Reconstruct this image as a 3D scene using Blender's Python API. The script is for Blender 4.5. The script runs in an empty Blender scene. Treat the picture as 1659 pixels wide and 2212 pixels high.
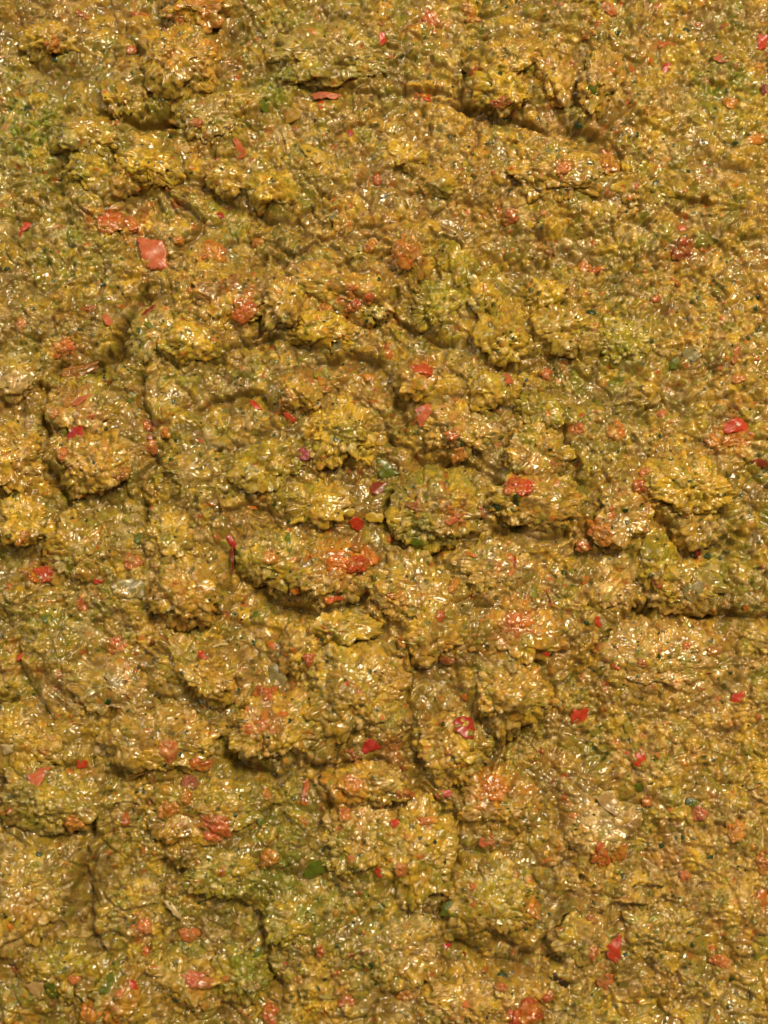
import bpy, math, random
import numpy as np
from mathutils import Vector, Matrix
random.seed(7)
S = 1e-4                                   # one working unit is a tenth of a millimetre
sc = bpy.context.scene
COL = sc.collection

# ---------------------------------------------------------------- camera
TILT = math.radians(7); DIST = 3200.0; HALF = math.atan(1106.0 / DIST)
CAMP = np.array([0, -DIST * math.sin(TILT), DIST * math.cos(TILT)])
cd = bpy.data.cameras.new('camera'); cam = bpy.data.objects.new('camera', cd); COL.objects.link(cam)
cd.sensor_fit = 'VERTICAL'; cd.sensor_height = 24; cd.lens = 12 / math.tan(HALF)
cd.clip_start = .01; cd.clip_end = 20
cam.location = CAMP * S; cam.rotation_euler = (TILT, 0, 0)
cd.dof.use_dof = True; cd.dof.focus_distance = DIST * S; cd.dof.aperture_fstop = 7.0
sc.camera = cam

# ---------------------------------------------------------------- world and lamps
w = bpy.data.worlds.new("World"); sc.world = w; w.use_nodes = True
w.node_tree.nodes['Background'].inputs['Color'].default_value = (1.0, .80, .55, 1)
w.node_tree.nodes['Background'].inputs['Strength'].default_value = .045
def area(name, loc, size, power, col, sy=None):
    l = bpy.data.lights.new(name, 'AREA'); l.size = size; l.energy = power; l.color = col
    if sy: l.shape = 'RECTANGLE'; l.size_y = sy
    o = bpy.data.objects.new(name, l); COL.objects.link(o); o.location = loc
    o.rotation_euler = (-Vector(loc)).to_track_quat('-Z', 'Y').to_euler()
area('kitchen_lamp', (.27, .30, .80), .22, 14.0, (1, .84, .58))
area('ceiling_lamp', (-.16, .06, 1.0), .16, 3.2, (1, .84, .60))
area('hood_lamp', (-.60, .20, .22), .10, 1.2, (1, .95, .86))
sc.view_settings.view_transform = 'Standard'; sc.view_settings.look = 'None'
sc.view_settings.exposure = -.38; sc.view_settings.gamma = 1
# ---------------------------------------------------------------- where the photo's points lie on the table plane
def U2W(u, v):                             # u, v in a 1659 x 2212 frame
    a = np.asarray(u, float) - 829.5; b = 1106.0 - np.asarray(v, float)
    dy = b * math.cos(TILT) + DIST * math.sin(TILT); dz = b * math.sin(TILT) - DIST * math.cos(TILT)
    t = -CAMP[2] / dz
    return a * t, CAMP[1] + dy * t
TO = [(0,0),(800,0),(1600,0),(0,800),(800,800),(1600,800),(0,1600),(800,1600),(1600,1600),(0,2433),(800,2433),(1600,2433)]
TK = 900 / 1659.0
def T2U(t, x, y):
    return (TO[t][0] + x * TK) * .6636, (TO[t][1] + y * TK) * .6636
TS = TK * .6636                            # size of one tile pixel in working units

# ---------------------------------------------------------------- noise
def hsh(ix, iy, iz, seed):
    h = (ix.astype(np.uint32) * np.uint32(73856093)) ^ (iy.astype(np.uint32) * np.uint32(19349663)) ^ (iz.astype(np.uint32) * np.uint32(83492791))
    h = h ^ np.uint32((seed * 2654435761) & 0xffffffff)
    h ^= h >> np.uint32(16); h = h * np.uint32(0x7feb352d); h ^= h >> np.uint32(15); h = h * np.uint32(0x846ca68b); h ^= h >> np.uint32(16)
    return h
def r01(h, k):
    h = h * np.uint32(2 * k + 747796405); h ^= h >> np.uint32(13); h = h * np.uint32(0x5bd1e995); h ^= h >> np.uint32(15)
    return (h & np.uint32(0xffffff)).astype(np.float32) / np.float32(16777216)
def vnoise(P, cell, seed):                 # P (n,3) -> 0..1
    P = np.asarray(P, np.float32); an = .6 + seed * 1.37; ca, sa = math.cos(an), math.sin(an)   # each octave on a lattice turned its own way
    P = np.stack([P[:, 0] * ca - P[:, 1] * sa, P[:, 0] * sa + P[:, 1] * ca, P[:, 2]], 1)
    Q = (P / cell + 500.0).astype(np.float32); I = np.floor(Q).astype(np.int32); F = Q - I
    F = F * F * F * (F * (F * 6 - 15) + 10)
    out = 0
    flat = np.ptp(P[:, 2]) == 0
    for dz in ((0,) if flat else (0, 1)):
        wz = 1 if flat else (F[:, 2] if dz else 1 - F[:, 2])
        for dx in (0, 1):
            wx = F[:, 0] if dx else 1 - F[:, 0]
            for dy in (0, 1):
                wy = F[:, 1] if dy else 1 - F[:, 1]
                out = out + wx * wy * wz * r01(hsh(I[:, 0] + dx, I[:, 1] + dy, I[:, 2] + dz, seed), 1)
    return out
def fbm(P, cell, seed, n=3):
    s = 0; a = 1; t = 0
    for i in range(n):
        s = s + a * vnoise(P, cell / 2 ** i, seed + i); t += a; a *= .5
    return s / t
def worley(P, cell, seed, flat=False):
    an = .4 + seed * 2.11; ca, sa = math.cos(an), math.sin(an)
    P = np.stack([P[:, 0] * ca - P[:, 1] * sa, P[:, 0] * sa + P[:, 1] * ca, P[:, 2]], 1)
    Q = (P / cell + 300.0).astype(np.float32); I = np.floor(Q).astype(np.int32)
    n = len(P); F1 = np.full(n, 9, np.float32); F2 = np.full(n, 9, np.float32); ID = np.zeros(n, np.uint32)
    for dz in ((0,) if flat else (-1, 0, 1)):
        for dx in (-1, 0, 1):
            for dy in (-1, 0, 1):
                a = I[:, 0] + dx; b = I[:, 1] + dy; c = I[:, 2] + dz
                h = hsh(a, b, c, seed)
                d = (a + r01(h, 1) - Q[:, 0]) ** 2 + (b + r01(h, 2) - Q[:, 1]) ** 2
                if not flat: d += (c + r01(h, 3) - Q[:, 2]) ** 2
                m = d < F1
                F2 = np.where(m, F1, np.minimum(F2, d)); ID = np.where(m, h, ID); F1 = np.where(m, d, F1)
    return np.sqrt(F1), np.sqrt(F2), ID
def sstep(a, b, x):
    t = np.clip((x - a) / (b - a), 0, 1); return t * t * (3 - 2 * t)

PAL = {k: np.array(v, np.float32) for k, v in dict(
    tan=(.355,.215,.068), amber=(.41,.235,.032), yellow=(.51,.325,.028), olive=(.21,.19,.022), green=(.125,.175,.012),
    orange=(.46,.13,.012), brown=(.155,.088,.020), cream=(.58,.43,.20), red=(.42,.04,.012), crimson=(.36,.012,.012),
    coral=(.52,.12,.045), dkred=(.20,.020,.008), pink=(.52,.10,.08), dkgreen=(.018,.045,.012), leaf=(.14,.18,.014),
    grey=(.26,.215,.085), pale=(.36,.27,.12), ylgreen=(.36,.27,.018), dark=(.03,.014,.005), wine=(.30,.045,.06)).items()}

# tints of the relish itself: u, v, radius, colour, weight (greener, yellower or redder pulp)
TINT = [(60,420,260,'olive',.45),(150,1800,330,'olive',.4),(620,1950,260,'olive',.35),(330,1250,200,'olive',.25),(950,1100,200,'olive',.3),(1250,840,150,'olive',.25),(1480,1900,260,'tan',.25),(1450,1500,250,'amber',.25),(1560,240,160,'ylgreen',.35),(30,260,50,'leaf',.5),(1350,735,50,'leaf',.4),(1130,870,40,'leaf',.4),(550,1030,40,'leaf',.4),(480,1880,60,'leaf',.3),(1410,1190,25,'leaf',.5),(330,900,40,'leaf',.4),(1300,1650,50,'leaf',.3),(1260,1600,60,'green',.4),(540,2110,50,'leaf',.5),(240,2100,50,'leaf',.5),(600,1870,70,'leaf',.4),(1540,1220,50,'green',.5),(1080,1890,40,'leaf',.3),(900,1180,40,'leaf',.4),(60,290,90,'green',.7),(110,330,70,'green',.5),(600,190,60,'green',.8),(560,110,50,'olive',.7),(1560,190,80,'green',.8),(1500,230,60,'olive',.5),
 (120,380,60,'green',.5),(300,480,40,'red',.4),(240,470,30,'red',.6),(1470,545,32,'dkred',.85),(490,660,60,'orange',.35),(530,655,28,'red',.5),
 (750,660,34,'red',.45),(1340,720,60,'ylgreen',.6),(1330,770,40,'green',.4),(1130,1340,45,'orange',.5),(750,1205,60,'orange',.8),(840,1060,30,'leaf',.6),
 (620,1900,90,'green',.55),(640,1850,50,'leaf',.5),(680,1970,40,'green',.5),(580,2010,60,'olive',.6),(100,1340,40,'leaf',.6),(60,1500,40,'green',.5),
 (1410,1190,38,'ylgreen',.8),(1080,1935,45,'ylgreen',.7),(460,1800,48,'red',.5),(380,1790,40,'orange',.4),(930,1100,45,'brown',.6),(740,1700,60,'orange',.5),
 (1060,1700,42,'orange',.8),(1290,1780,44,'cream',.5),(860,1620,40,'red',.4),(160,1240,30,'brown',.6),(700,340,50,'yellow',.5),(340,370,60,'yellow',.6),
 (640,1930,50,'leaf',.35),(250,2080,60,'green',.5),(520,2070,50,'green',.6),(1400,1100,40,'orange',.4),(1480,1060,60,'yellow',.5),(770,1450,60,'ylgreen',.6),
 (1120,820,36,'brown',.5),(920,800,34,'red',.5),(1180,890,45,'ylgreen',.5),(1230,800,50,'green',.3),(650,1100,60,'ylgreen',.6),(560,1020,60,'ylgreen',.5),
 (1570,950,50,'orange',.5),(1640,150,36,'orange',.5),(880,80,40,'orange',.35),(200,480,30,'red',.4),(160,760,40,'orange',.6),(80,1240,36,'red',.5),
 (1290,1400,30,'red',.35),(1500,1500,120,'tan',.4),(1420,1420,120,'amber',.4),(340,1640,50,'orange',.3),(170,880,40,'orange',.6),(1120,1050,32,'red',.6),
 (980,1120,40,'red',.45),(930,640,50,'ylgreen',.4),(960,560,50,'ylgreen',.6),(400,720,50,'yellow',.4),(690,940,60,'yellow',.5),(1080,750,50,'yellow',.5),
 (410,1290,50,'orange',.4),(470,130,60,'orange',.4),(400,140,60,'amber',.5),(1120,2190,40,'red',.5),(1150,2170,30,'red',.4),(440,2120,30,'coral',.4),
 (300,1990,26,'red',.4),(0,700,70,'tan',.5),(0,640,60,'cream',.25),(1300,1860,30,'orange',.5),(580,1560,35,'red',.5),(640,1000,60,'olive',.5),
 (540,60,60,'olive',.6),(200,200,90,'olive',.5),(60,190,90,'olive',.55),(1280,2100,60,'tan',.4),(1600,2000,70,'tan',.5)]
TINTW = [(*[float(q) for q in U2W(u, v)], r, PAL[c], wt) for u, v, r, c, wt in TINT]

def warp(P, cell, amp, seed):
    return P + amp * np.stack([vnoise(P, cell, seed) - .5, vnoise(P, cell, seed + 9) - .5, np.zeros(len(P))], 1).astype(np.float32) * 2

def pulp(P, flat, main=None, mainw=0.0, amp=1.0, seed=0, wet=None):
    """height of the crumbs over the broad shape and the colour of each crumb"""
    Pw = warp(warp(P, 44, 5, 3 + seed), 15, 1.6, 51 + seed)
    A1, A2, ia = worley(Pw, 33, 11 + seed, flat)
    B1, B2, ib = worley(Pw, 12.5, 12 + seed, flat)
    C1, C2, ic = worley(warp(P, 9, 2.5, 70), 7.6, 13 + seed, flat)
    ra, rb, rc = r01(ia, 5), r01(ib, 5), r01(ic, 5)
    bead = lambda F, R: np.sqrt(np.clip(1 - (F / R) ** 2, 0, 1))
    dA = (1 - A1 ** 2) * 8.0 * (.2 + ra) - 2.2 * np.exp(-(A2 - A1) / .10)
    dB = bead(B1, .62 + .35 * rb) * 9.0 * (.25 + .75 * rb) - 1.8 * np.exp(-(B2 - B1) / .14)
    dC = bead(C1, .6 + .3 * rc) * 2.8 * (.1 + .9 * rc)
    rough = .35 + 1.1 * sstep(.3, .7, vnoise(P, 70, 95))
    d = (dA + dB * rough + dC * (.5 + .6 * rough)) * amp
    if wet is not None: d = d * (1 - .42 * wet)
    # colour
    n1 = fbm(P, 120, 21, 3)[:, None]; n2 = fbm(P, 60, 31, 2)[:, None]; n3 = fbm(P, 200, 41, 2)[:, None]
    c = PAL['tan'] * (1 - n1) + PAL['amber'] * n1
    c = c + (PAL['yellow'] - c) * .75 * sstep(.48, .72, n2)
    c = c + (PAL['olive'] - c) * .8 * sstep(.46, .66, n3)
    c = c + (PAL['brown'] - c) * .65 * sstep(.48, .74, fbm(P, 45, 61, 2))[:, None]
    c = c + (PAL['orange'] - c) * .1 * sstep(.62, .8, fbm(P, 50, 66, 2))[:, None]
    if main is None:
        c = c + (PAL['brown'] * 1.2 - c) * .40
    else:
        m = min(1, mainw + .12) * (.45 + .55 * sstep(.25, .6, fbm(P, 30, 77, 2)))[:, None]
        c = c + (PAL[main] - c) * m
    if flat:
        for cell, sd, wg in ((88, 701, .2), (47, 702, .35)):
            hgt, li = lumps(P, cell, sd); q = r01(li, 6); m = (wg * sstep(.1, .5, hgt))[:, None]
            for lo, hi, cn in ((0, .3, 'yellow'), (.3, .6, 'amber'), (.6, .7, 'ylgreen'), (.7, .76, 'green'), (.76, 1, 'olive')):
                c = c + (PAL[cn] - c) * m * ((q >= lo) & (q < hi))[:, None]
    for x, y, r, tc, wt in TINTW:
        k = (P[:, 0] - x) ** 2 + (P[:, 1] - y) ** 2
        s = k < (1.6 * r) ** 2
        if s.any():
            q = np.exp(-k[s] / (r * r) * 1.6) * wt * (.7 + .6 * rb[s]) * (.75 + .4 * rc[s])
            c[s] = c[s] + (tc - c[s]) * np.clip(q, 0, 1)[:, None]
    def pick(r, lo, hi, col, wgt):
        nonlocal c
        m = ((r > lo) & (r < hi)).astype(np.float32)[:, None] * wgt
        c = c + (PAL[col] - c) * m
    pa, pb, pc = r01(ia, 8), r01(ib, 8), r01(ic, 8)
    pick(pa, .0, .07, 'yellow', .6); pick(pa, .07, .11, 'orange', .18); pick(pa, .11, .17, 'olive', .6); pick(pa, .17, .20, 'cream', .3)
    pick(pa, .2, .24, 'brown', .5)
    pick(pb, .0, .11, 'yellow', .45); pick(pb, .11, .18, 'cream', .35); pick(pb, .18, .23, 'green', .35); pick(pb, .25, .27, 'orange', .3)
    pick(pb, .29, .298, 'red', .5); pick(pb, .305, .42, 'brown', .5); pick(pb, .42, .50, 'olive', .5)
    pick(pc, .0, .10, 'cream', .4); pick(pc, .10, .22, 'brown', .5); pick(pc, .22, .26, 'green', .4); pick(pc, .27, .28, 'orange', .3)
    pick(pc, .29, .295, 'red', .6); pick(pc, .298, .315, 'dkgreen', .75)
    c = c * (.80 + .30 * r01(ib, 9) + .14 * r01(ic, 9))[:, None]
    return d.astype(np.float32), np.clip(c, .005, .85)

# ---------------------------------------------------------------- materials
def new_mat(name):
    m = bpy.data.materials.new(name); m.use_nodes = True
    return m, m.node_tree.nodes, m.node_tree.links, m.node_tree.nodes['Principled BSDF']
def bump_chain(N, L, bs, specs):
    tc = N.new('ShaderNodeNewGeometry'); prev = None
    for scale, dist, kind in specs:
        if kind == 'n':
            t = N.new('ShaderNodeTexNoise'); t.inputs['Detail'].default_value = 3; out = t.outputs['Fac']
            t.inputs['Distortion'].default_value = .6
        else:
            t = N.new('ShaderNodeTexVoronoi'); t.feature = 'SMOOTH_F1'; out = t.outputs['Distance']
        t.inputs['Scale'].default_value = scale / S
        L.new(tc.outputs['Position'], t.inputs['Vector'])
        b = N.new('ShaderNodeBump'); b.inputs['Distance'].default_value = dist * S; b.invert = kind != 'n'
        L.new(out, b.inputs['Height'])
        if prev: L.new(prev.outputs['Normal'], b.inputs['Normal'])
        prev = b
    return prev
def pulp_mat():
    m, N, L, b = new_mat('minced vegetable pulp')
    at = N.new('ShaderNodeAttribute'); at.attribute_name = 'pulp_colour'
    ge = N.new('ShaderNodeNewGeometry')
    no = N.new('ShaderNodeTexNoise'); no.inputs['Scale'].default_value = 1 / (5 * S); no.inputs['Detail'].default_value = 3
    L.new(ge.outputs['Position'], no.inputs['Vector'])
    mr = N.new('ShaderNodeMapRange'); mr.inputs['From Min'].default_value = .25; mr.inputs['From Max'].default_value = .75
    mr.inputs['To Min'].default_value = .72; mr.inputs['To Max'].default_value = 1.28
    L.new(no.outputs['Fac'], mr.inputs['Value'])
    mx = N.new('ShaderNodeVectorMath'); mx.operation = 'SCALE'
    L.new(at.outputs['Color'], mx.inputs[0]); L.new(mr.outputs['Result'], mx.inputs['Scale'])
    L.new(mx.outputs['Vector'], b.inputs['Base Color'])
    b.inputs['Roughness'].default_value = .30; b.inputs['IOR'].default_value = 1.42
    b.inputs['Subsurface Weight'].default_value = .75; b.inputs['Subsurface Scale'].default_value = 12 * S
    b.inputs['Subsurface Radius'].default_value = (1, .6, .18)
    b.inputs['Coat Weight'].default_value = 1; b.inputs['Coat Roughness'].default_value = .10; b.inputs['Coat IOR'].default_value = 1.44; b.inputs['Specular IOR Level'].default_value = .3
    bp = bump_chain(N, L, b, [(1 / 5, .7, 'v'), (1 / 3, .3, 'n')])
    bc = bump_chain(N, L, b, [(1 / 6.0, .5, 'v')])
    L.new(bp.outputs['Normal'], b.inputs['Normal']); L.new(bc.outputs['Normal'], b.inputs['Coat Normal'])
    return m
PULP = pulp_mat()
PM = {}
def piece_mat(col):
    """a wet piece of vegetable flesh or skin with mottled colour"""
    if col in PM: return PM[col]
    m, N, L, b = new_mat('wet %s vegetable' % col)
    c = (PAL[col] if col != 'red' else np.array((.48, .035, .010), np.float32)) * (.75 if col in ('leaf', 'ylgreen') else 1)
    ge = N.new('ShaderNodeNewGeometry')
    no = N.new('ShaderNodeTexNoise'); no.inputs['Scale'].default_value = 1 / (16 * S); no.inputs['Detail'].default_value = 4
    L.new(ge.outputs['Position'], no.inputs['Vector'])
    r = N.new('ShaderNodeValToRGB'); r.color_ramp.elements[0].position = .3; r.color_ramp.elements[1].position = .75
    k = PAL['cream'] if col not in ('dkgreen', 'dark', 'leaf') else PAL['olive']
    r.color_ramp.elements[0].color = (*(c * .66 + PAL['brown'] * .06), 1); r.color_ramp.elements[1].color = (*(c * .94 + k * .06), 1)
    L.new(no.outputs['Fac'], r.inputs['Fac']); L.new(r.outputs['Color'], b.inputs['Base Color'])
    b.inputs['Roughness'].default_value = .32
    b.inputs['Subsurface Weight'].default_value = .3; b.inputs['Subsurface Scale'].default_value = 14 * S
    b.inputs['Subsurface Radius'].default_value = (1, .35, .15)
    b.inputs['Coat Weight'].default_value = .22; b.inputs['Coat Roughness'].default_value = .2; b.inputs['Specular IOR Level'].default_value = .35
    if col in ('grey', 'pale'):
        b.inputs['Subsurface Weight'].default_value = .9; b.inputs['Roughness'].default_value = .22
    bp = bump_chain(N, L, b, [(1 / 10, .9, 'n'), (1 / 4, .45, 'n')])
    L.new(bp.outputs['Normal'], b.inputs['Normal'])
    PM[col] = m; return m
def clear_mat():
    m, N, L, b = new_mat('clear bubble film')
    b.inputs['Base Color'].default_value = (.95, .85, .62, 1); b.inputs['Transmission Weight'].default_value = 1
    b.inputs['Roughness'].default_value = .03; b.inputs['IOR'].default_value = 1.3
    return m

# ---------------------------------------------------------------- mesh helpers
def mesh_from(name, V, F, mat, colr=None, smooth=True):
    me = bpy.data.meshes.new(name); V = np.asarray(V, np.float32); F = np.asarray(F, np.int32); k = F.shape[1]
    me.vertices.add(len(V)); me.vertices.foreach_set('co', V.ravel())
    me.loops.add(F.size); me.loops.foreach_set('vertex_index', F.ravel())
    me.polygons.add(len(F)); me.polygons.foreach_set('loop_start', np.arange(0, F.size, k, dtype=np.int32))
    me.polygons.foreach_set('use_smooth', np.full(len(F), smooth))
    me.update(calc_edges=True)
    if colr is not None:
        a = me.color_attributes.new('pulp_colour', 'FLOAT_COLOR', 'POINT')
        a.data.foreach_set('color', np.concatenate([colr, np.ones((len(colr), 1))], 1).astype(np.float32).ravel())
    me.materials.append(mat); return me
def grid_faces(nx, ny):
    i = np.arange(nx * ny).reshape(ny, nx)
    return np.stack([i[:-1, :-1], i[:-1, 1:], i[1:, 1:], i[1:, :-1]], -1).reshape(-1, 4)
def put(name, me, label=None, cat=None, group=None, kind=None, loc=None, parent=None):
    o = bpy.data.objects.new(name, me); COL.objects.link(o)
    if label: o['label'] = label
    if cat: o['category'] = cat
    if group: o['group'] = group
    if kind: o['kind'] = kind
    if loc is not None: o.location = loc
    if parent: o.parent = parent
    return o

# ---------------------------------------------------------------- creases: polylines (u,v), half width, depth, overhang
CREASE = [
 ([(385,205),(412,232),(390,250),(330,266),(255,262)],13,26), ([(255,268),(180,280),(140,330),(125,390),(130,440)],9,12),
 ([(1005,240),(1062,262),(1130,272),(1200,286),(1285,312),(1330,368),(1350,400)],11,20), ([(1350,400),(1420,415),(1500,446),(1560,455)],8,12),
 ([(640,196),(690,208),(730,200),(800,204),(870,214),(930,214),(1000,222)],6,11), ([(1010,150),(1005,190),(1010,240)],10,14),
 ([(605,608),(580,640),(573,700),(560,735)],9,18), ([(560,585),(600,560),(690,600),(740,575),(800,580),(845,550)],6,11),
 ([(560,520),(640,545),(720,525),(800,520),(870,530),(930,525),(1010,540)],6,9),
 ([(92,828),(100,880),(97,950),(110,1010),(132,1060),(150,1120)],9,20), ([(140,806),(190,802),(238,765),(265,715),(285,665),(310,640)],13,24),
 ([(385,440),(430,480),(420,520),(390,535)],7,12), ([(395,400),(470,420),(560,455),(640,490)],12,15),
 ([(540,1215),(562,1255),(610,1300),(680,1325),(760,1312),(800,1290)],12,24), ([(340,1290),(370,1325),(430,1345),(470,1320)],12,22),
 ([(230,1420),(290,1490),(340,1520),(390,1545),(430,1540),(475,1595),(540,1655),(600,1668),(660,1640)],13,26), ([(660,1640),(740,1648),(800,1640)],9,18),
 ([(0,1525),(60,1570),(110,1630),(160,1700),(185,1760),(190,1850),(205,1960),(215,2050)],11,18),
 ([(360,1862),(390,1890),(455,1902),(500,1925),(555,1960),(580,2030),(590,2120)],9,16),
 ([(852,1080),(842,1130),(860,1180),(900,1195),(960,1185),(1040,1150),(1110,1140),(1170,1175),(1220,1160)],11,22),
 ([(1388,1318),(1410,1296),(1450,1300),(1500,1320),(1560,1330),(1660,1340)],12,26), ([(1270,1405),(1290,1378),(1330,1340),(1375,1315)],9,20),
 ([(1100,1590),(1150,1540),(1200,1480),(1270,1410)],8,13), ([(880,1580),(905,1640),(990,1690),(1060,1660),(1100,1590)],9,16),
 ([(880,1700),(930,1730),(985,1780),(985,1840),(955,1900),(940,1960)],9,18), ([(740,1780),(700,1700),(720,1660)],7,12),
 ([(985,2030),(1050,2068),(1130,2070),(1170,2030),(1240,1975),(1330,1968),(1440,1950)],9,15),
 ([(860,2115),(910,2130),(960,2168),(1010,2180)],8,14), ([(1380,1100),(1420,1140),(1470,1185),(1530,1170),(1600,1150)],11,18),
 ([(850,960),(900,990),(960,1000),(1050,1020),(1110,1050)],9,16), ([(1190,880),(1205,930),(1240,980),(1250,1050)],9,14),
 ([(300,830),(320,920),(330,1000),(300,1080),(320,1130)],10,14), ([(690,790),(760,790),(830,800),(870,860),(880,940)],11,14),
 ([(450,880),(500,860),(560,860),(590,930),(510,980),(440,985)],9,12), ([(850,640),(860,690),(900,730),(960,740)],8,11),
 ([(1205,640),(1215,670),(1190,700)],8,14), ([(500,1110),(560,1100),(590,1130),(540,1200)],9,13),
 ([(860,1440),(880,1480),(890,1560),(850,1610)],8,16), ([(520,60),(510,130),(480,190),(450,215)],10,12),
 ([(810,1330),(830,1380),(870,1400),(910,1440),(960,1440)],8,13), ([(1250,1180),(1240,1210),(1310,1180)],7,10),
 ([(100,1540),(60,1480),(40,1400)],7,9), ([(640,740),(560,750),(470,770)],9,13), ([(1340,880),(1400,900),(1440,880)],7,8),
]
CRW = []
for pts, hw, dp in CREASE:
    X, Y = U2W(*np.array(pts, float).T); CRW.append((np.stack([X, Y], 1), hw, dp))
HOLES = [(1416,880,9,44),(1418,1298,20,34),(1210,2078,13,38),(1195,2064,7,30),(845,1100,12,26),(290,1745,9,12),(170,800,14,24)]
POOL_AND_SHADE = [(40,60,110,90),(160,170,80,50),(60,480,40,50),(490,90,60,70),(300,262,70,22),(560,155,60,26),(740,500,130,28),(260,690,40,30),(880,880,35,40),(580,940,45,40),(690,700,60,18),(1200,1760,40,20),  # juicy hollows; the first entry paints shade into the top-left corner
        (150,1790,40,60),(220,1880,40,80),(470,1990,50,50),(1150,860,30,50),(1290,560,70,25),(520,870,40,40),(1330,1280,50,22),(120,1030,30,60),
        (20,640,40,60),(10,1350,50,50),(330,640,60,30),(1230,560,60,30),(1120,2090,50,20),(780,220,120,15)]

LISTC = 0
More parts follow.
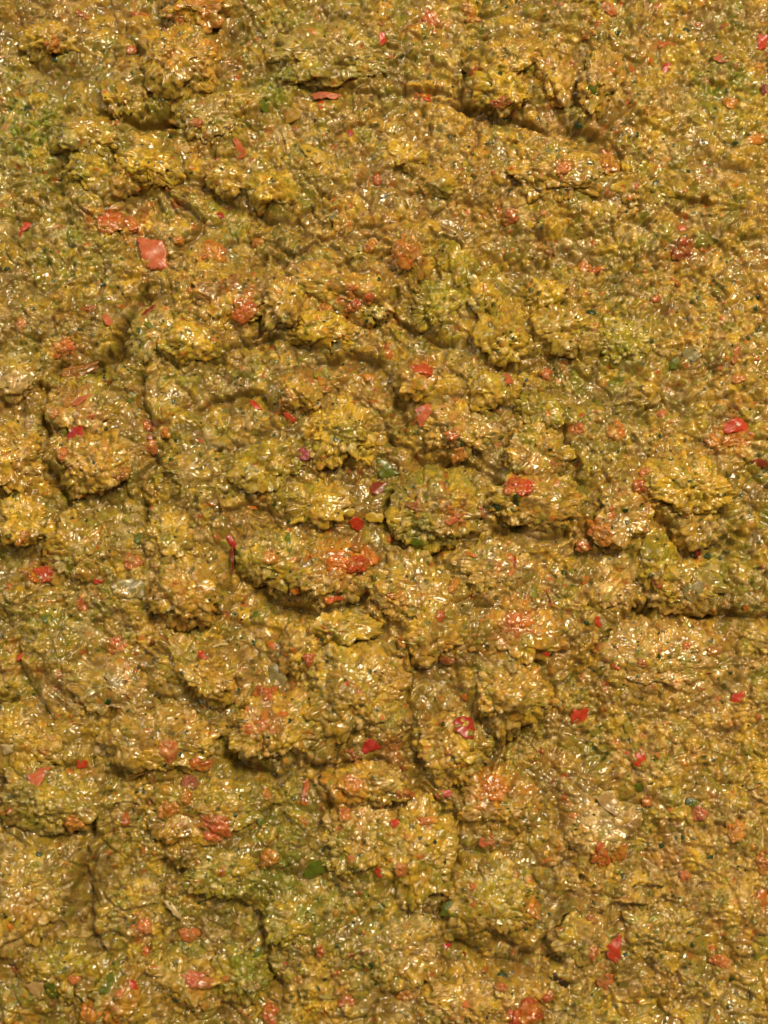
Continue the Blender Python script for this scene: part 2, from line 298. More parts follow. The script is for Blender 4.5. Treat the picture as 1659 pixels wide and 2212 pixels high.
# ---------------------------------------------------------------- clumps: u, v, ru, rv, rot, height, colour, weight, label
CL = [
 (396,148,72,74,10,42,'amber',.7,'large rounded amber clump hanging over the dark crease near the top left'),
 (432,30,70,52,0,34,'orange',.4,'blurry orange amber clump cut off by the top edge of the photo'),
 (118,98,48,36,0,26,'yellow',.6,'small yellow clump with an orange heart in the dark top left corner'),
 (258,232,28,42,-20,24,'amber',.6,'upright crescent shaped ochre clump left of the top crease'),
 (200,305,66,38,8,26,'amber',.6,'broad amber clump just above the yellow knobs at upper left'),
 (196,378,40,38,0,26,'yellow',.7,'knobbly yellow clump beside the green patch on the left'),
 (325,372,62,38,12,30,'yellow',.8,'wide bright yellow clump with a steep shaded lower side, upper left'),
 (268,398,30,36,20,22,'amber',.5,'small amber hump joined to the left of the wide yellow clump'),
 (492,392,44,32,25,26,'amber',.6,'sloping amber ridge below the pink pepper shard'),
 (585,425,46,36,20,30,'yellow',.7,'yellow knob overhanging the shaded hollow at upper centre left'),
 (462,262,76,52,-10,20,'tan',.4,'broad tan crumbly clump right of the large rounded amber clump'),
 (720,130,116,62,-5,24,'tan',.3,'wide flat tan clump at the top centre with a red chip on its crown'),
 (1090,150,58,44,-15,32,'amber',.7,'amber clump with a green flecked underside, top right of centre'),
 (1084,216,54,34,8,32,'yellow',.6,'squat yellow clump with a red band along its foot'),
 (1180,178,36,56,-25,26,'amber',.6,'pale orange clump beside the squat yellow one at the top'),
 (1292,190,38,74,10,28,'amber',.5,'tall amber clump running down to the long diagonal crease'),
 (876,352,44,26,10,20,'yellow',.6,'small yellow hump above the middle of the top plateau edge'),
 (966,405,52,30,-5,22,'amber',.5,'rounded amber hump under a line of tiny red specks'),
 (1205,385,90,52,8,18,'amber',.35,'wide gentle amber mound below the long diagonal crease'),
 (1380,405,56,40,10,20,'ylgreen',.35,'yellowish mound right of the small magenta speck'),
 (885,568,30,44,-20,28,'orange',.5,'pointed orange yellow clump at the start of the dark film line'),
 (985,580,38,52,-30,24,'ylgreen',.6,'yellow green clump right of the pointed orange one'),
 (736,640,96,38,18,30,'amber',.6,'long arched amber clump with magenta flecks on its back'),
 (622,668,42,48,20,28,'amber',.6,'amber shoulder at the left end of the long arched clump'),
 (690,725,62,40,8,30,'yellow',.8,'lumpy yellow clump below the shaded pocket under the arch'),
 (418,752,56,36,12,32,'yellow',.8,'bright yellow clump standing alone left of centre'),
 (490,655,66,52,15,24,'brown',.4,'reddish brown clump left of the vertical dark crease'),
 (345,728,46,50,10,20,'tan',.4,'tan clump touching the left side of the lone bright yellow clump'),
 (1078,748,52,48,-10,36,'yellow',.7,'proud pale amber clump flecked with herbs, right of centre'),
 (1214,718,66,46,5,32,'amber',.5,'amber clump with a ragged upper rim at centre right'),
 (1172,640,38,32,-10,26,'yellow',.8,'shiny yellow knob above the ragged amber clump'),
 (1042,648,30,32,0,22,'yellow',.7,'small green dotted yellow knob at upper centre'),
 (950,662,50,46,0,18,'ylgreen',.4,'low yellow green clump left of the green dotted knob'),
 (1345,742,62,44,10,20,'ylgreen',.5,'flat clump with a green centre, right of the ragged amber clump'),
 (1052,852,42,34,-20,28,'yellow',.5,'knobbly light amber clump below the proud pale one'),
 (735,945,68,62,10,40,'yellow',.7,'big bright yellow clump near the centre with dark herb spots on top'),
 (655,858,54,44,-10,30,'orange',.35,'orange tinted clump above the big bright yellow clump'),
 (905,830,36,40,0,26,'amber',.4,'small clump carrying a red mash on top, near the centre'),
 (985,930,76,52,20,24,'tan',.3,'tan clump holding the orange red pepper chip'),
 (1168,895,48,36,20,26,'olive',.4,'olive clump on the shaded right slope of the centre'),
 (1150,985,66,56,25,32,'amber',.5,'amber clump stepping down to the right of the tan one'),
 (218,1012,66,56,-10,36,'amber',.7,'rounded amber clump below the dark red pepper on the left'),
 (190,905,58,50,0,24,'tan',.4,'clump that carries the dark red pepper piece at left'),
 (36,1000,66,58,0,34,'amber',.7,'amber clump cut by the left edge at mid height'),
 (42,822,44,44,0,26,'cream',.3,'pale topped clump cut by the left edge above mid height'),
 (440,1030,56,46,10,22,'tan',.4,'round tan clump in the middle left hollow'),
 (572,1010,64,46,-30,24,'ylgreen',.5,'yellow green clump left of the pink disc'),
 (690,1098,76,48,0,34,'yellow',.6,'yellow clump with a green dusted back just left of the deep pit'),
 (940,1105,84,64,-5,32,'olive',.4,'dark olive clump right of the deep central pit'),
 (1140,1085,96,56,10,34,'amber',.4,'long amber clump with a red pepper mash near its top'),
 (1478,1060,80,62,5,38,'yellow',.6,'big golden clump near the right edge at mid height'),
 (1500,1148,42,38,-30,28,'amber',.5,'overhanging lip below the big golden clump on the right'),
 (1340,1110,60,74,20,22,'tan',.4,'orange tan slope left of the crease under the big golden clump'),
 (182,1190,62,60,-15,32,'amber',.6,'amber clump with an orange nose above the greyish onion piece'),
 (58,1138,52,48,0,34,'yellow',.7,'yellow orange clump near the left edge below mid height'),
 (376,1165,48,46,0,24,'yellow',.4,'yellow speckled clump left of the thin vertical red streak'),
 (412,1278,66,60,15,40,'amber',.6,'proud orange yellow clump overhanging a dark crease, lower left of centre'),
 (590,1210,60,64,10,26,'olive',.4,'olive clump left of the big orange red mash'),
 (712,1240,76,66,-10,38,'amber',.4,'clump that bears the big orange red mash'),
 (900,1280,86,62,10,26,'amber',.4,'broad crumbly clump under the deep central pit'),
 (1050,1230,70,62,0,20,'tan',.3,'tan crumbly clump right of the broad one under the pit'),
 (930,1375,56,56,0,26,'amber',.5,'amber clump ending in a tiny pale point'),
 (1120,1370,84,60,-10,20,'orange',.2,'loose orange speckled clump left of the shaded diagonal crease'),
 (772,1490,104,98,0,48,'amber',.5,'largest round amber clump with a yellow green crown, below the centre'),
 (735,1362,64,34,10,28,'yellow',.6,'yellow block shaped clump above the largest round clump'),
 (655,1405,38,48,10,24,'yellow',.4,'narrow yellow clump beside the block shaped one'),
 (588,1575,80,72,-10,36,'amber',.6,'amber clump with a red topped ridge, left of the largest round clump'),
 (425,1440,88,38,38,36,'amber',.6,'slanting amber ridge tipped with an orange red shard'),
 (1088,1500,80,60,0,38,'amber',.6,'golden clump with a frilled lower edge right of the largest round clump'),
 (970,1608,76,66,0,34,'amber',.4,'clump under the crimson pepper square'),
 (1420,1425,128,84,0,26,'tan',.4,'wide flat tan clump below the right hand crack'),
 (1480,1260,72,46,10,24,'tan',.3,'clump above the right hand crack, beside the clear onion piece'),
 (1410,1205,38,52,-15,28,'ylgreen',.7,'pointed yellow green clump left of the clear onion piece'),
 (1330,1275,52,40,-20,20,'tan',.3,'smooth tan clump just left of the black gap on the right'),
 (62,1600,84,66,20,30,'amber',.4,'clump at the left edge above the coral pepper triangle'),
 (112,1720,84,66,20,28,'olive',.3,'crumbly olive clump right of the coral pepper triangle'),
 (345,1600,104,68,10,32,'amber',.5,'wide clump with a bright yellow heart at lower left'),
 (250,1480,88,58,20,22,'tan',.3,'tan clump sloping into the long lower left crease'),
 (430,1745,100,62,10,30,'amber',.4,'clump carrying the ragged red streaks at lower left'),
 (790,1690,76,42,5,34,'amber',.6,'orange topped clump directly under the crimson triangle'),
 (770,1800,72,76,0,24,'amber',.4,'left half of the big crumbly mound at lower centre'),
 (895,1820,72,92,5,30,'yellow',.5,'tall golden clump with smooth right shoulder at lower centre'),
 (1070,1935,86,84,10,32,'amber',.5,'rounded clump with a lime green patch at lower right of centre'),
 (1080,1735,70,60,0,22,'orange',.3,'clump with a star shaped orange pepper scrap'),
 (1300,1775,64,56,20,20,'cream',.3,'pale crumbly clump topped by two tan skin squares'),
 (480,1880,70,46,0,20,'ylgreen',.3,'low clump over the small lower left crease'),
 (55,1920,76,84,10,30,'amber',.6,'tall amber clump at the left edge near the bottom'),
 (630,1985,52,58,20,28,'ylgreen',.6,'green topped clump at lower centre left'),
 (528,2105,44,58,-10,28,'ylgreen',.5,'yellow clump with a green cap near the bottom'),
 (408,2120,56,42,0,24,'amber',.5,'amber clump with a pinkish crown near the bottom left'),
 (860,2050,88,56,0,20,'tan',.3,'low tan mound beneath the crumbly mound at lower centre'),
 (260,2145,46,52,0,24,'orange',.4,'orange tinted clump at the bottom left'),
 (135,2085,56,50,0,22,'ylgreen',.5,'yellow green clump near the bottom left corner'),
 (1020,2165,80,44,0,20,'amber',.4,'amber mound on the bottom edge right of centre'),
 (1420,2010,72,46,0,20,'ylgreen',.4,'pale yellow clump below the thin lower right crack'),
 (1245,2020,54,48,0,22,'tan',.4,'tan clump left of the red kite shaped pepper piece'),
]
CLW = [(*[float(q) for q in U2W(c[0], c[1])], *c[2:]) for c in CL]

# ---------------------------------------------------------------- the relish mass
def spaced(lo, hi, step, out, nout):
    core = np.arange(lo, hi + step, step)
    g = step * 1.12 ** np.arange(1, nout); e = np.cumsum(g); e = e * (out / e[-1])
    e = e[e > step]
    return np.concatenate([(core[0] - e)[::-1], core, core[-1] + e])
STEP = 2.15
xs = spaced(-905, 905, STEP, 1300, 40); ys = spaced(-1140, 1240, STEP, 1300, 40)
nx, ny = len(xs), len(ys)
GX, GY = np.meshgrid(xs, ys)
def seg_dist(P, pts):
    best = np.full(len(P), 1e9, np.float32); side = np.zeros(len(P), np.float32)
    for a, b in zip(pts[:-1], pts[1:]):
        ab = b - a; t = np.clip(((P - a) @ ab) / (ab @ ab), 0, 1); q = P - (a + t[:, None] * ab)
        d = np.hypot(q[:, 0], q[:, 1]); m = d < best
        side = np.where(m, q[:, 1], side); best = np.where(m, d, best)
    return best, side
def lumps(P, cell, seed):
    Q = warp(warp(P, cell * 1.1, cell * .3, seed + 5), cell * .35, cell * .12, seed + 6)
    F1, F2, i = worley(Q, cell, seed, True); r = r01(i, 4)
    return (np.sqrt(np.clip(1 - (F1 / .85) ** 2, 0, 1)) * sstep(.0, .25, F2 - F1)) * (.15 + .85 * r), i
def broad(P, fine=True):
    z = (fbm(P, 330, 101, 2) - .5) * 60 + (fbm(P, 120, 105, 2) - .5) * 40 + (fbm(P, 48, 109, 2) - .5) * 22
    if fine: z = z + lumps(P, 88, 701)[0] * 15 + lumps(P, 47, 702)[0] * 13
    for x, y, ru, rv, rot, h, c, cw, lb in CLW:
        k = ((P[:, 0] - x) / (ru * 1.25)) ** 2 + ((P[:, 1] - y) / (rv * 1.25)) ** 2; s = k < 4
        z[s] += np.exp(-k[s] ** 1.5 * 1.1) * (h * .55 + 5)
    return z
P = np.stack([GX.ravel(), GY.ravel(), np.zeros(nx * ny)], 1).astype(np.float32)
Zb = broad(P)
Pw = warp(warp(P, 60, 14, 201), 18, 9, 205)[:, :2]; dmod = sstep(.22, .62, fbm(P, 55, 207, 2))
cut = np.zeros(len(P), np.float32); wet = np.zeros(len(P), np.float32)  # wet marks juice and also where shade is painted brown
for pts, hw, dp in CRW:
    lo = pts.min(0) - 90; hi = pts.max(0) + 90
    s = np.where((P[:, 0] > lo[0]) & (P[:, 0] < hi[0]) & (P[:, 1] > lo[1]) & (P[:, 1] < hi[1]))[0]
    d, sd = seg_dist(Pw[s], pts)
    # steep wall on the far side of the crease, gentler ramp on the near side
    e = np.where(sd > 0, d / (hw * .55), d / (hw * 1.2)) / (.55 + .6 * dmod[s])
    cut[s] = np.maximum(cut[s], dp * 1.15 * (.3 + .8 * dmod[s]) * np.exp(-e ** 2 * 1.2) + dp * .55 * np.exp(-(d / (hw * 2.6)) ** 2))
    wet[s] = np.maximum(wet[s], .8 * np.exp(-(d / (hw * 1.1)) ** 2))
    s2 = (sd > 0)
    Zb[s] += np.where(s2, 6 * np.exp(-((d - hw * 2.0) / (hw * 1.3)) ** 2), 0)      # the far lip is proud
for u, v, r, dp in HOLES:
    x, y = U2W(u, v); d = np.hypot(Pw[:, 0] - x, (Pw[:, 1] - y) * 1.4)
    cut = np.maximum(cut, dp * np.exp(-(d / r) ** 4))
for u, v, a, b in POOL_AND_SHADE:
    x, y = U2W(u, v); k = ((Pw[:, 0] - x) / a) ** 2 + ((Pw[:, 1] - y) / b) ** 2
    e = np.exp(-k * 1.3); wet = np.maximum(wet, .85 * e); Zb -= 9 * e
g1 = lumps(P, 88, 701)[0]; g2 = lumps(P, 47, 702)[0]
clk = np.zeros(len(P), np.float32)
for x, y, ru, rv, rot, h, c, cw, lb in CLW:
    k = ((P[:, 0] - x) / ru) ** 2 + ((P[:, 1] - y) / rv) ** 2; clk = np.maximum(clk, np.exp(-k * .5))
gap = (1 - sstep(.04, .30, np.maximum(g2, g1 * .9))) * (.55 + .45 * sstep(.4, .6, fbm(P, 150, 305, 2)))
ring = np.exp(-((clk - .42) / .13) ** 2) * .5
wet = np.maximum(wet, np.maximum(.75 * gap, ring))  # lump gaps and clump feet: some juice, but mainly painted valley shade
nz = fbm(P, 85, 301, 2); wet = np.maximum(wet, .5 * sstep(.60, .74, nz))
P3 = P.copy()
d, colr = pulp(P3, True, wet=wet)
colr = colr * (1 - .62 * wet[:, None]) + PAL['brown'] * .8 * .62 * wet[:, None]  # brown of the juice, deepened to paint shade into creases and valleys
# thin juice stands in the low places and climbs the crumbs a little
H = Zb - cut + d
juice = Zb - cut * .95 + .2 + 2.2 * (fbm(P, 24, 311, 2) - .5)
k = 1.6; jm = juice * 1.0
Hs = np.where(wet > .25, k * np.logaddexp(H / k, jm / k), H); q = sstep(.2, .5, wet)
H = H * (1 - q) + Hs * q
V = np.stack([P[:, 0], P[:, 1], H], 1) * S
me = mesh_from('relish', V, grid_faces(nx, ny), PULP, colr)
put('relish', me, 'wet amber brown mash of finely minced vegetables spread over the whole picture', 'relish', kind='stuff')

# height map for resting pieces on the surface
HS = 3.0; hx0, hy0 = -1000, -1250; hw_, hh_ = 670, 870
HM = np.full((hh_, hw_), -1e9, np.float32)
def rast(Vu):
    i = ((Vu[:, 0] - hx0) / HS).astype(int); j = ((Vu[:, 1] - hy0) / HS).astype(int)
    m = (i >= 0) & (i < hw_) & (j >= 0) & (j < hh_)
    np.maximum.at(HM, (j[m], i[m]), Vu[m, 2])
rast(V / S)

def clump(x, y, ru, rv, rot, h, col, cw, label, idx):
    n = int(np.clip(2.0 * (ru + rv) * .5 * 1.9 / 2.3, 24, 180))
    a = np.linspace(-1, 1, n); A, B = np.meshgrid(a, a); A = A.ravel(); B = B.ravel()
    r = np.where(np.abs(A) > np.abs(B), A, B)
    with np.errstate(divide='ignore', invalid='ignore'):
        ph = np.where(np.abs(A) > np.abs(B), (math.pi / 4) * (B / A), math.pi / 2 - (math.pi / 4) * (A / B))
    ph = np.nan_to_num(ph); rr = np.abs(r); ang = ph + np.where(r < 0, math.pi, 0)
    el = rr * math.radians(112)
    D = np.stack([np.sin(el) * np.cos(ang), np.sin(el) * np.sin(ang), np.cos(el)], 1)
    o = np.array([idx * 7.3, idx * 3.1, 0])
    sc_ = 1 + .62 * (vnoise(D + o, .95, 401) - .5) + .55 * (vnoise(D + o, .38, 402) - .5) + .3 * (vnoise(D + o, .17, 403) - .5)
    # a flattened, slightly boxy top
    zf = np.sign(D[:, 2]) * np.abs(D[:, 2]) ** .8
    Q = np.stack([D[:, 0] * ru * sc_, D[:, 1] * rv * sc_, zf * h * 1.7 * (1 + .6 * (vnoise(D + o, .6, 405) - .5))], 1)
    Nn = np.stack([D[:, 0] / ru, D[:, 1] / rv, D[:, 2] / h], 1); Nn /= np.linalg.norm(Nn, axis=1)[:, None]
    t = math.radians(-rot); R = np.array([[math.cos(t), -math.sin(t), 0], [math.sin(t), math.cos(t), 0], [0, 0, 1]])
    tl = math.radians(-4); X = np.array([[1, 0, 0], [0, math.cos(tl), -math.sin(tl)], [0, math.sin(tl), math.cos(tl)]])
    M = X @ R; Q = Q @ M.T; Nn = Nn @ M.T
    zb = float(np.median(broad(np.array([[x, y, 0], [x - ru * .6, y, 0], [x + ru * .6, y, 0], [x, y - rv * .6, 0], [x, y + rv * .6, 0]]), False))) + 5
    c0 = np.array([x, y, zb - h * .40]); Pc = (Q + c0).astype(np.float32)
    d, colr = pulp(Pc, False, col, cw, seed=0)
    Pc = Pc + Nn * d[:, None]
    rast(Pc)
    base = np.array([x, y, zb - h * .40])
    F = grid_faces(n, n)
    # degenerate centre is fine: even n keeps it inside one quad
    me = mesh_from('relish_clump', (Pc - base) * S, F, PULP, colr)
    put('relish_clump', me, label, 'relish clump', 'proud clumps of minced pulp standing out of the relish', loc=base * S)
for i, c in enumerate(CLW): clump(*c, i)

# fill gaps and smooth the height map a little
for _ in range(2):
    HMp = np.pad(HM, 1, mode='edge'); nb = np.stack([HMp[1 + a:1 + a + hh_, 1 + b:1 + b + hw_] for a in (-1, 0, 1) for b in (-1, 0, 1)])
    HM = np.where(HM < -1e8, nb.max(0), HM)
def surf(x, y, r):
    """height and upward direction of the surface around a spot"""
    R = max(r, 5.0)
    i0, i1 = int((x - R - hx0) / HS), int((x + R - hx0) / HS) + 1; j0, j1 = int((y - R - hy0) / HS), int((y + R - hy0) / HS) + 1
    i0 = max(i0, 0); j0 = max(j0, 0); sub = HM[j0:j1, i0:i1]
    if sub.size < 4: return 0.0, Vector((0, 0, 1))
    jj, ii = np.mgrid[0:sub.shape[0], 0:sub.shape[1]]
    A = np.stack([ii.ravel() * HS, jj.ravel() * HS, np.ones(sub.size)], 1); co, *_ = np.linalg.lstsq(A, sub.ravel(), rcond=None)
    gx, gy = np.clip(co[:2], -.7, .7)
    return float(np.percentile(sub, 55)), Vector((-gx, -gy, 1)).normalized()
def place(x, y, r, lift, rng, tilt=.0):
    """the spot on the surface seen where the photo shows the piece (height moves it along the view line)"""
    z, n = surf(x, y, r)
    for _ in range(2):
        k = z / CAMP[2]; px = x * (1 - k); py = y + (CAMP[1] - y) * k
        z, n = surf(px, py, r)
    n = (n + Vector((rng.uniform(-tilt, tilt), rng.uniform(-tilt, tilt), 0))).normalized()
    return Vector((px, py, z + lift)), n

# ---------------------------------------------------------------- pieces lying in the relish
def local_mat(n, yaw):
    z = n; x = Vector((math.cos(yaw), math.sin(yaw), 0)); x = (x - z * x.dot(z)).normalized(); y = z.cross(x)
    return Matrix((x, y, z)).transposed()
def flake_mesh(name, pts, th, mat, rng, sub=4, dome=.12, rough=1.7):
    """a cut piece with its own outline: domed uneven top, rounded rim, thick edge and underside"""
    pts = [Vector(p) for p in pts]; n = len(pts)
    cx = sum((p.x for p in pts)) / n; cy = sum((p.y for p in pts)) / n
    R = max((p - Vector((cx, cy))).length for p in pts)
    out = []
    for i in range(n):                      # subdivide the outline, nick it a little
        a, b = pts[i], pts[(i + 1) % n]
        for k in range(sub):
            p = a.lerp(b, k / sub); q = 0 if k == 0 else rng.uniform(-.035, .035) * R * rough
            d = (b - a).normalized(); out.append(Vector((p.x - d.y * q, p.y + d.x * q)))
    m = len(out); V = []; F = []
    cu = rng.uniform(-.10, .10); ca = rng.uniform(0, 3.14)
    def z_at(p):
        x = (p.x - cx) / R; y = (p.y - cy) / R
        return R * (cu * ((x * math.cos(ca) + y * math.sin(ca)) ** 2)) + R * dome * (1 - x * x - y * y) + R * .035 * rough * math.sin(5 * x + ca) * math.cos(6 * y)
    for f, dz in ((.94, -th), (1.03, -th * .45), (1.0, -th * .12), (.93, 0), (.62, th * .02), (.3, th * .03)):
        for p in out:
            q = Vector((cx + (p.x - cx) * f, cy + (p.y - cy) * f)); V.append((q.x, q.y, z_at(q) + dz))
    for r in range(5):
        for i in range(m):
            j = (i + 1) % m; F += [(r * m + i, r * m + j, (r + 1) * m + j), (r * m + i, (r + 1) * m + j, (r + 1) * m + i)]
    V.append((cx, cy, z_at(Vector((cx, cy))) + th * .03)); t = len(V) - 1
    F += [(5 * m + i, 5 * m + (i + 1) % m, t) for i in range(m)]
    V.append((cx, cy, z_at(Vector((cx, cy))) - th)); F += [((i + 1) % m, i, t + 1) for i in range(m)]
    return mesh_from(name, np.array(V) * S, F, mat)
ICO = {}
def ico(level):
    if level not in ICO:
        import bmesh
        bm = bmesh.new(); bmesh.ops.create_icosphere(bm, subdivisions=level, radius=1)
        ICO[level] = (np.array([v.co[:] for v in bm.verts]), np.array([[v.index for v in f.verts] for f in bm.faces])); bm.free()
    return ICO[level]
def blob_mesh(name, w_, h_, t_, col, P0, M, rng, mix=.58):
    """ragged scrap of soft flesh, crumbly like the pulp around it"""
    D, F = ico(5 if w_ + h_ > 60 else (4 if w_ + h_ > 24 else 3))
    o = np.array([rng.uniform(0, 90), rng.uniform(0, 90), 0])
    s = 1 + 1.0 * (vnoise(D + o, .8, 501) - .5) * .6 + .5 * (vnoise(D + o, .36, 502) - .5)
    L_ = D * s[:, None] * np.array([w_ / 2, h_ / 2, t_])
    Wd = L_ @ np.array(M).T + np.array(P0)
    Nn = D / np.array([w_ / 2, h_ / 2, t_]); Nn /= np.linalg.norm(Nn, axis=1)[:, None]; Nw = Nn @ np.array(M).T
    d, c = pulp(Wd.astype(np.float32), False)
    k = vnoise(Wd.astype(np.float32), 9, 503); k2 = vnoise(Wd.astype(np.float32), 22, 504)
    m = mix * (.55 + .45 * sstep(.2, .45, k))[:, None]
    main = PAL[col] * (.75 + .5 * k2)[:, None]
    c = c * (1 - m) + main * m
    Wd = Wd + Nw * (d * .5)[:, None] - Nw * 1.5
    return mesh_from(name, (Wd - np.array(P0)) * S, F, PULP, c)
CATN = {'red': 'red_pepper_piece', 'crimson': 'red_pepper_piece', 'coral': 'red_pepper_piece', 'dkred': 'red_pepper_piece', 'pink': 'pink_pepper_piece', 'wine': 'red_onion_piece',
        'orange': 'orange_pepper_piece', 'yellow': 'yellow_pepper_piece', 'leaf': 'green_pepper_piece', 'green': 'green_pepper_piece', 'dkgreen': 'herb_leaf',
        'ylgreen': 'green_pepper_piece', 'grey': 'onion_piece', 'pale': 'onion_piece', 'cream': 'onion_piece', 'tan': 'pepper_skin_piece', 'dark': 'charred_skin_flake', 'olive': 'olive_skin_piece', 'amber': 'yellow_pepper_piece'}
CATC = {'red_pepper_piece': 'pepper piece', 'pink_pepper_piece': 'pepper piece', 'red_onion_piece': 'onion piece', 'orange_pepper_piece': 'pepper piece', 'yellow_pepper_piece': 'pepper piece',
        'green_pepper_piece': 'pepper piece', 'herb_leaf': 'herb', 'onion_piece': 'onion piece', 'pepper_skin_piece': 'pepper skin', 'charred_skin_flake': 'pepper skin', 'olive_skin_piece': 'pepper skin'}
prng = random.Random(5)
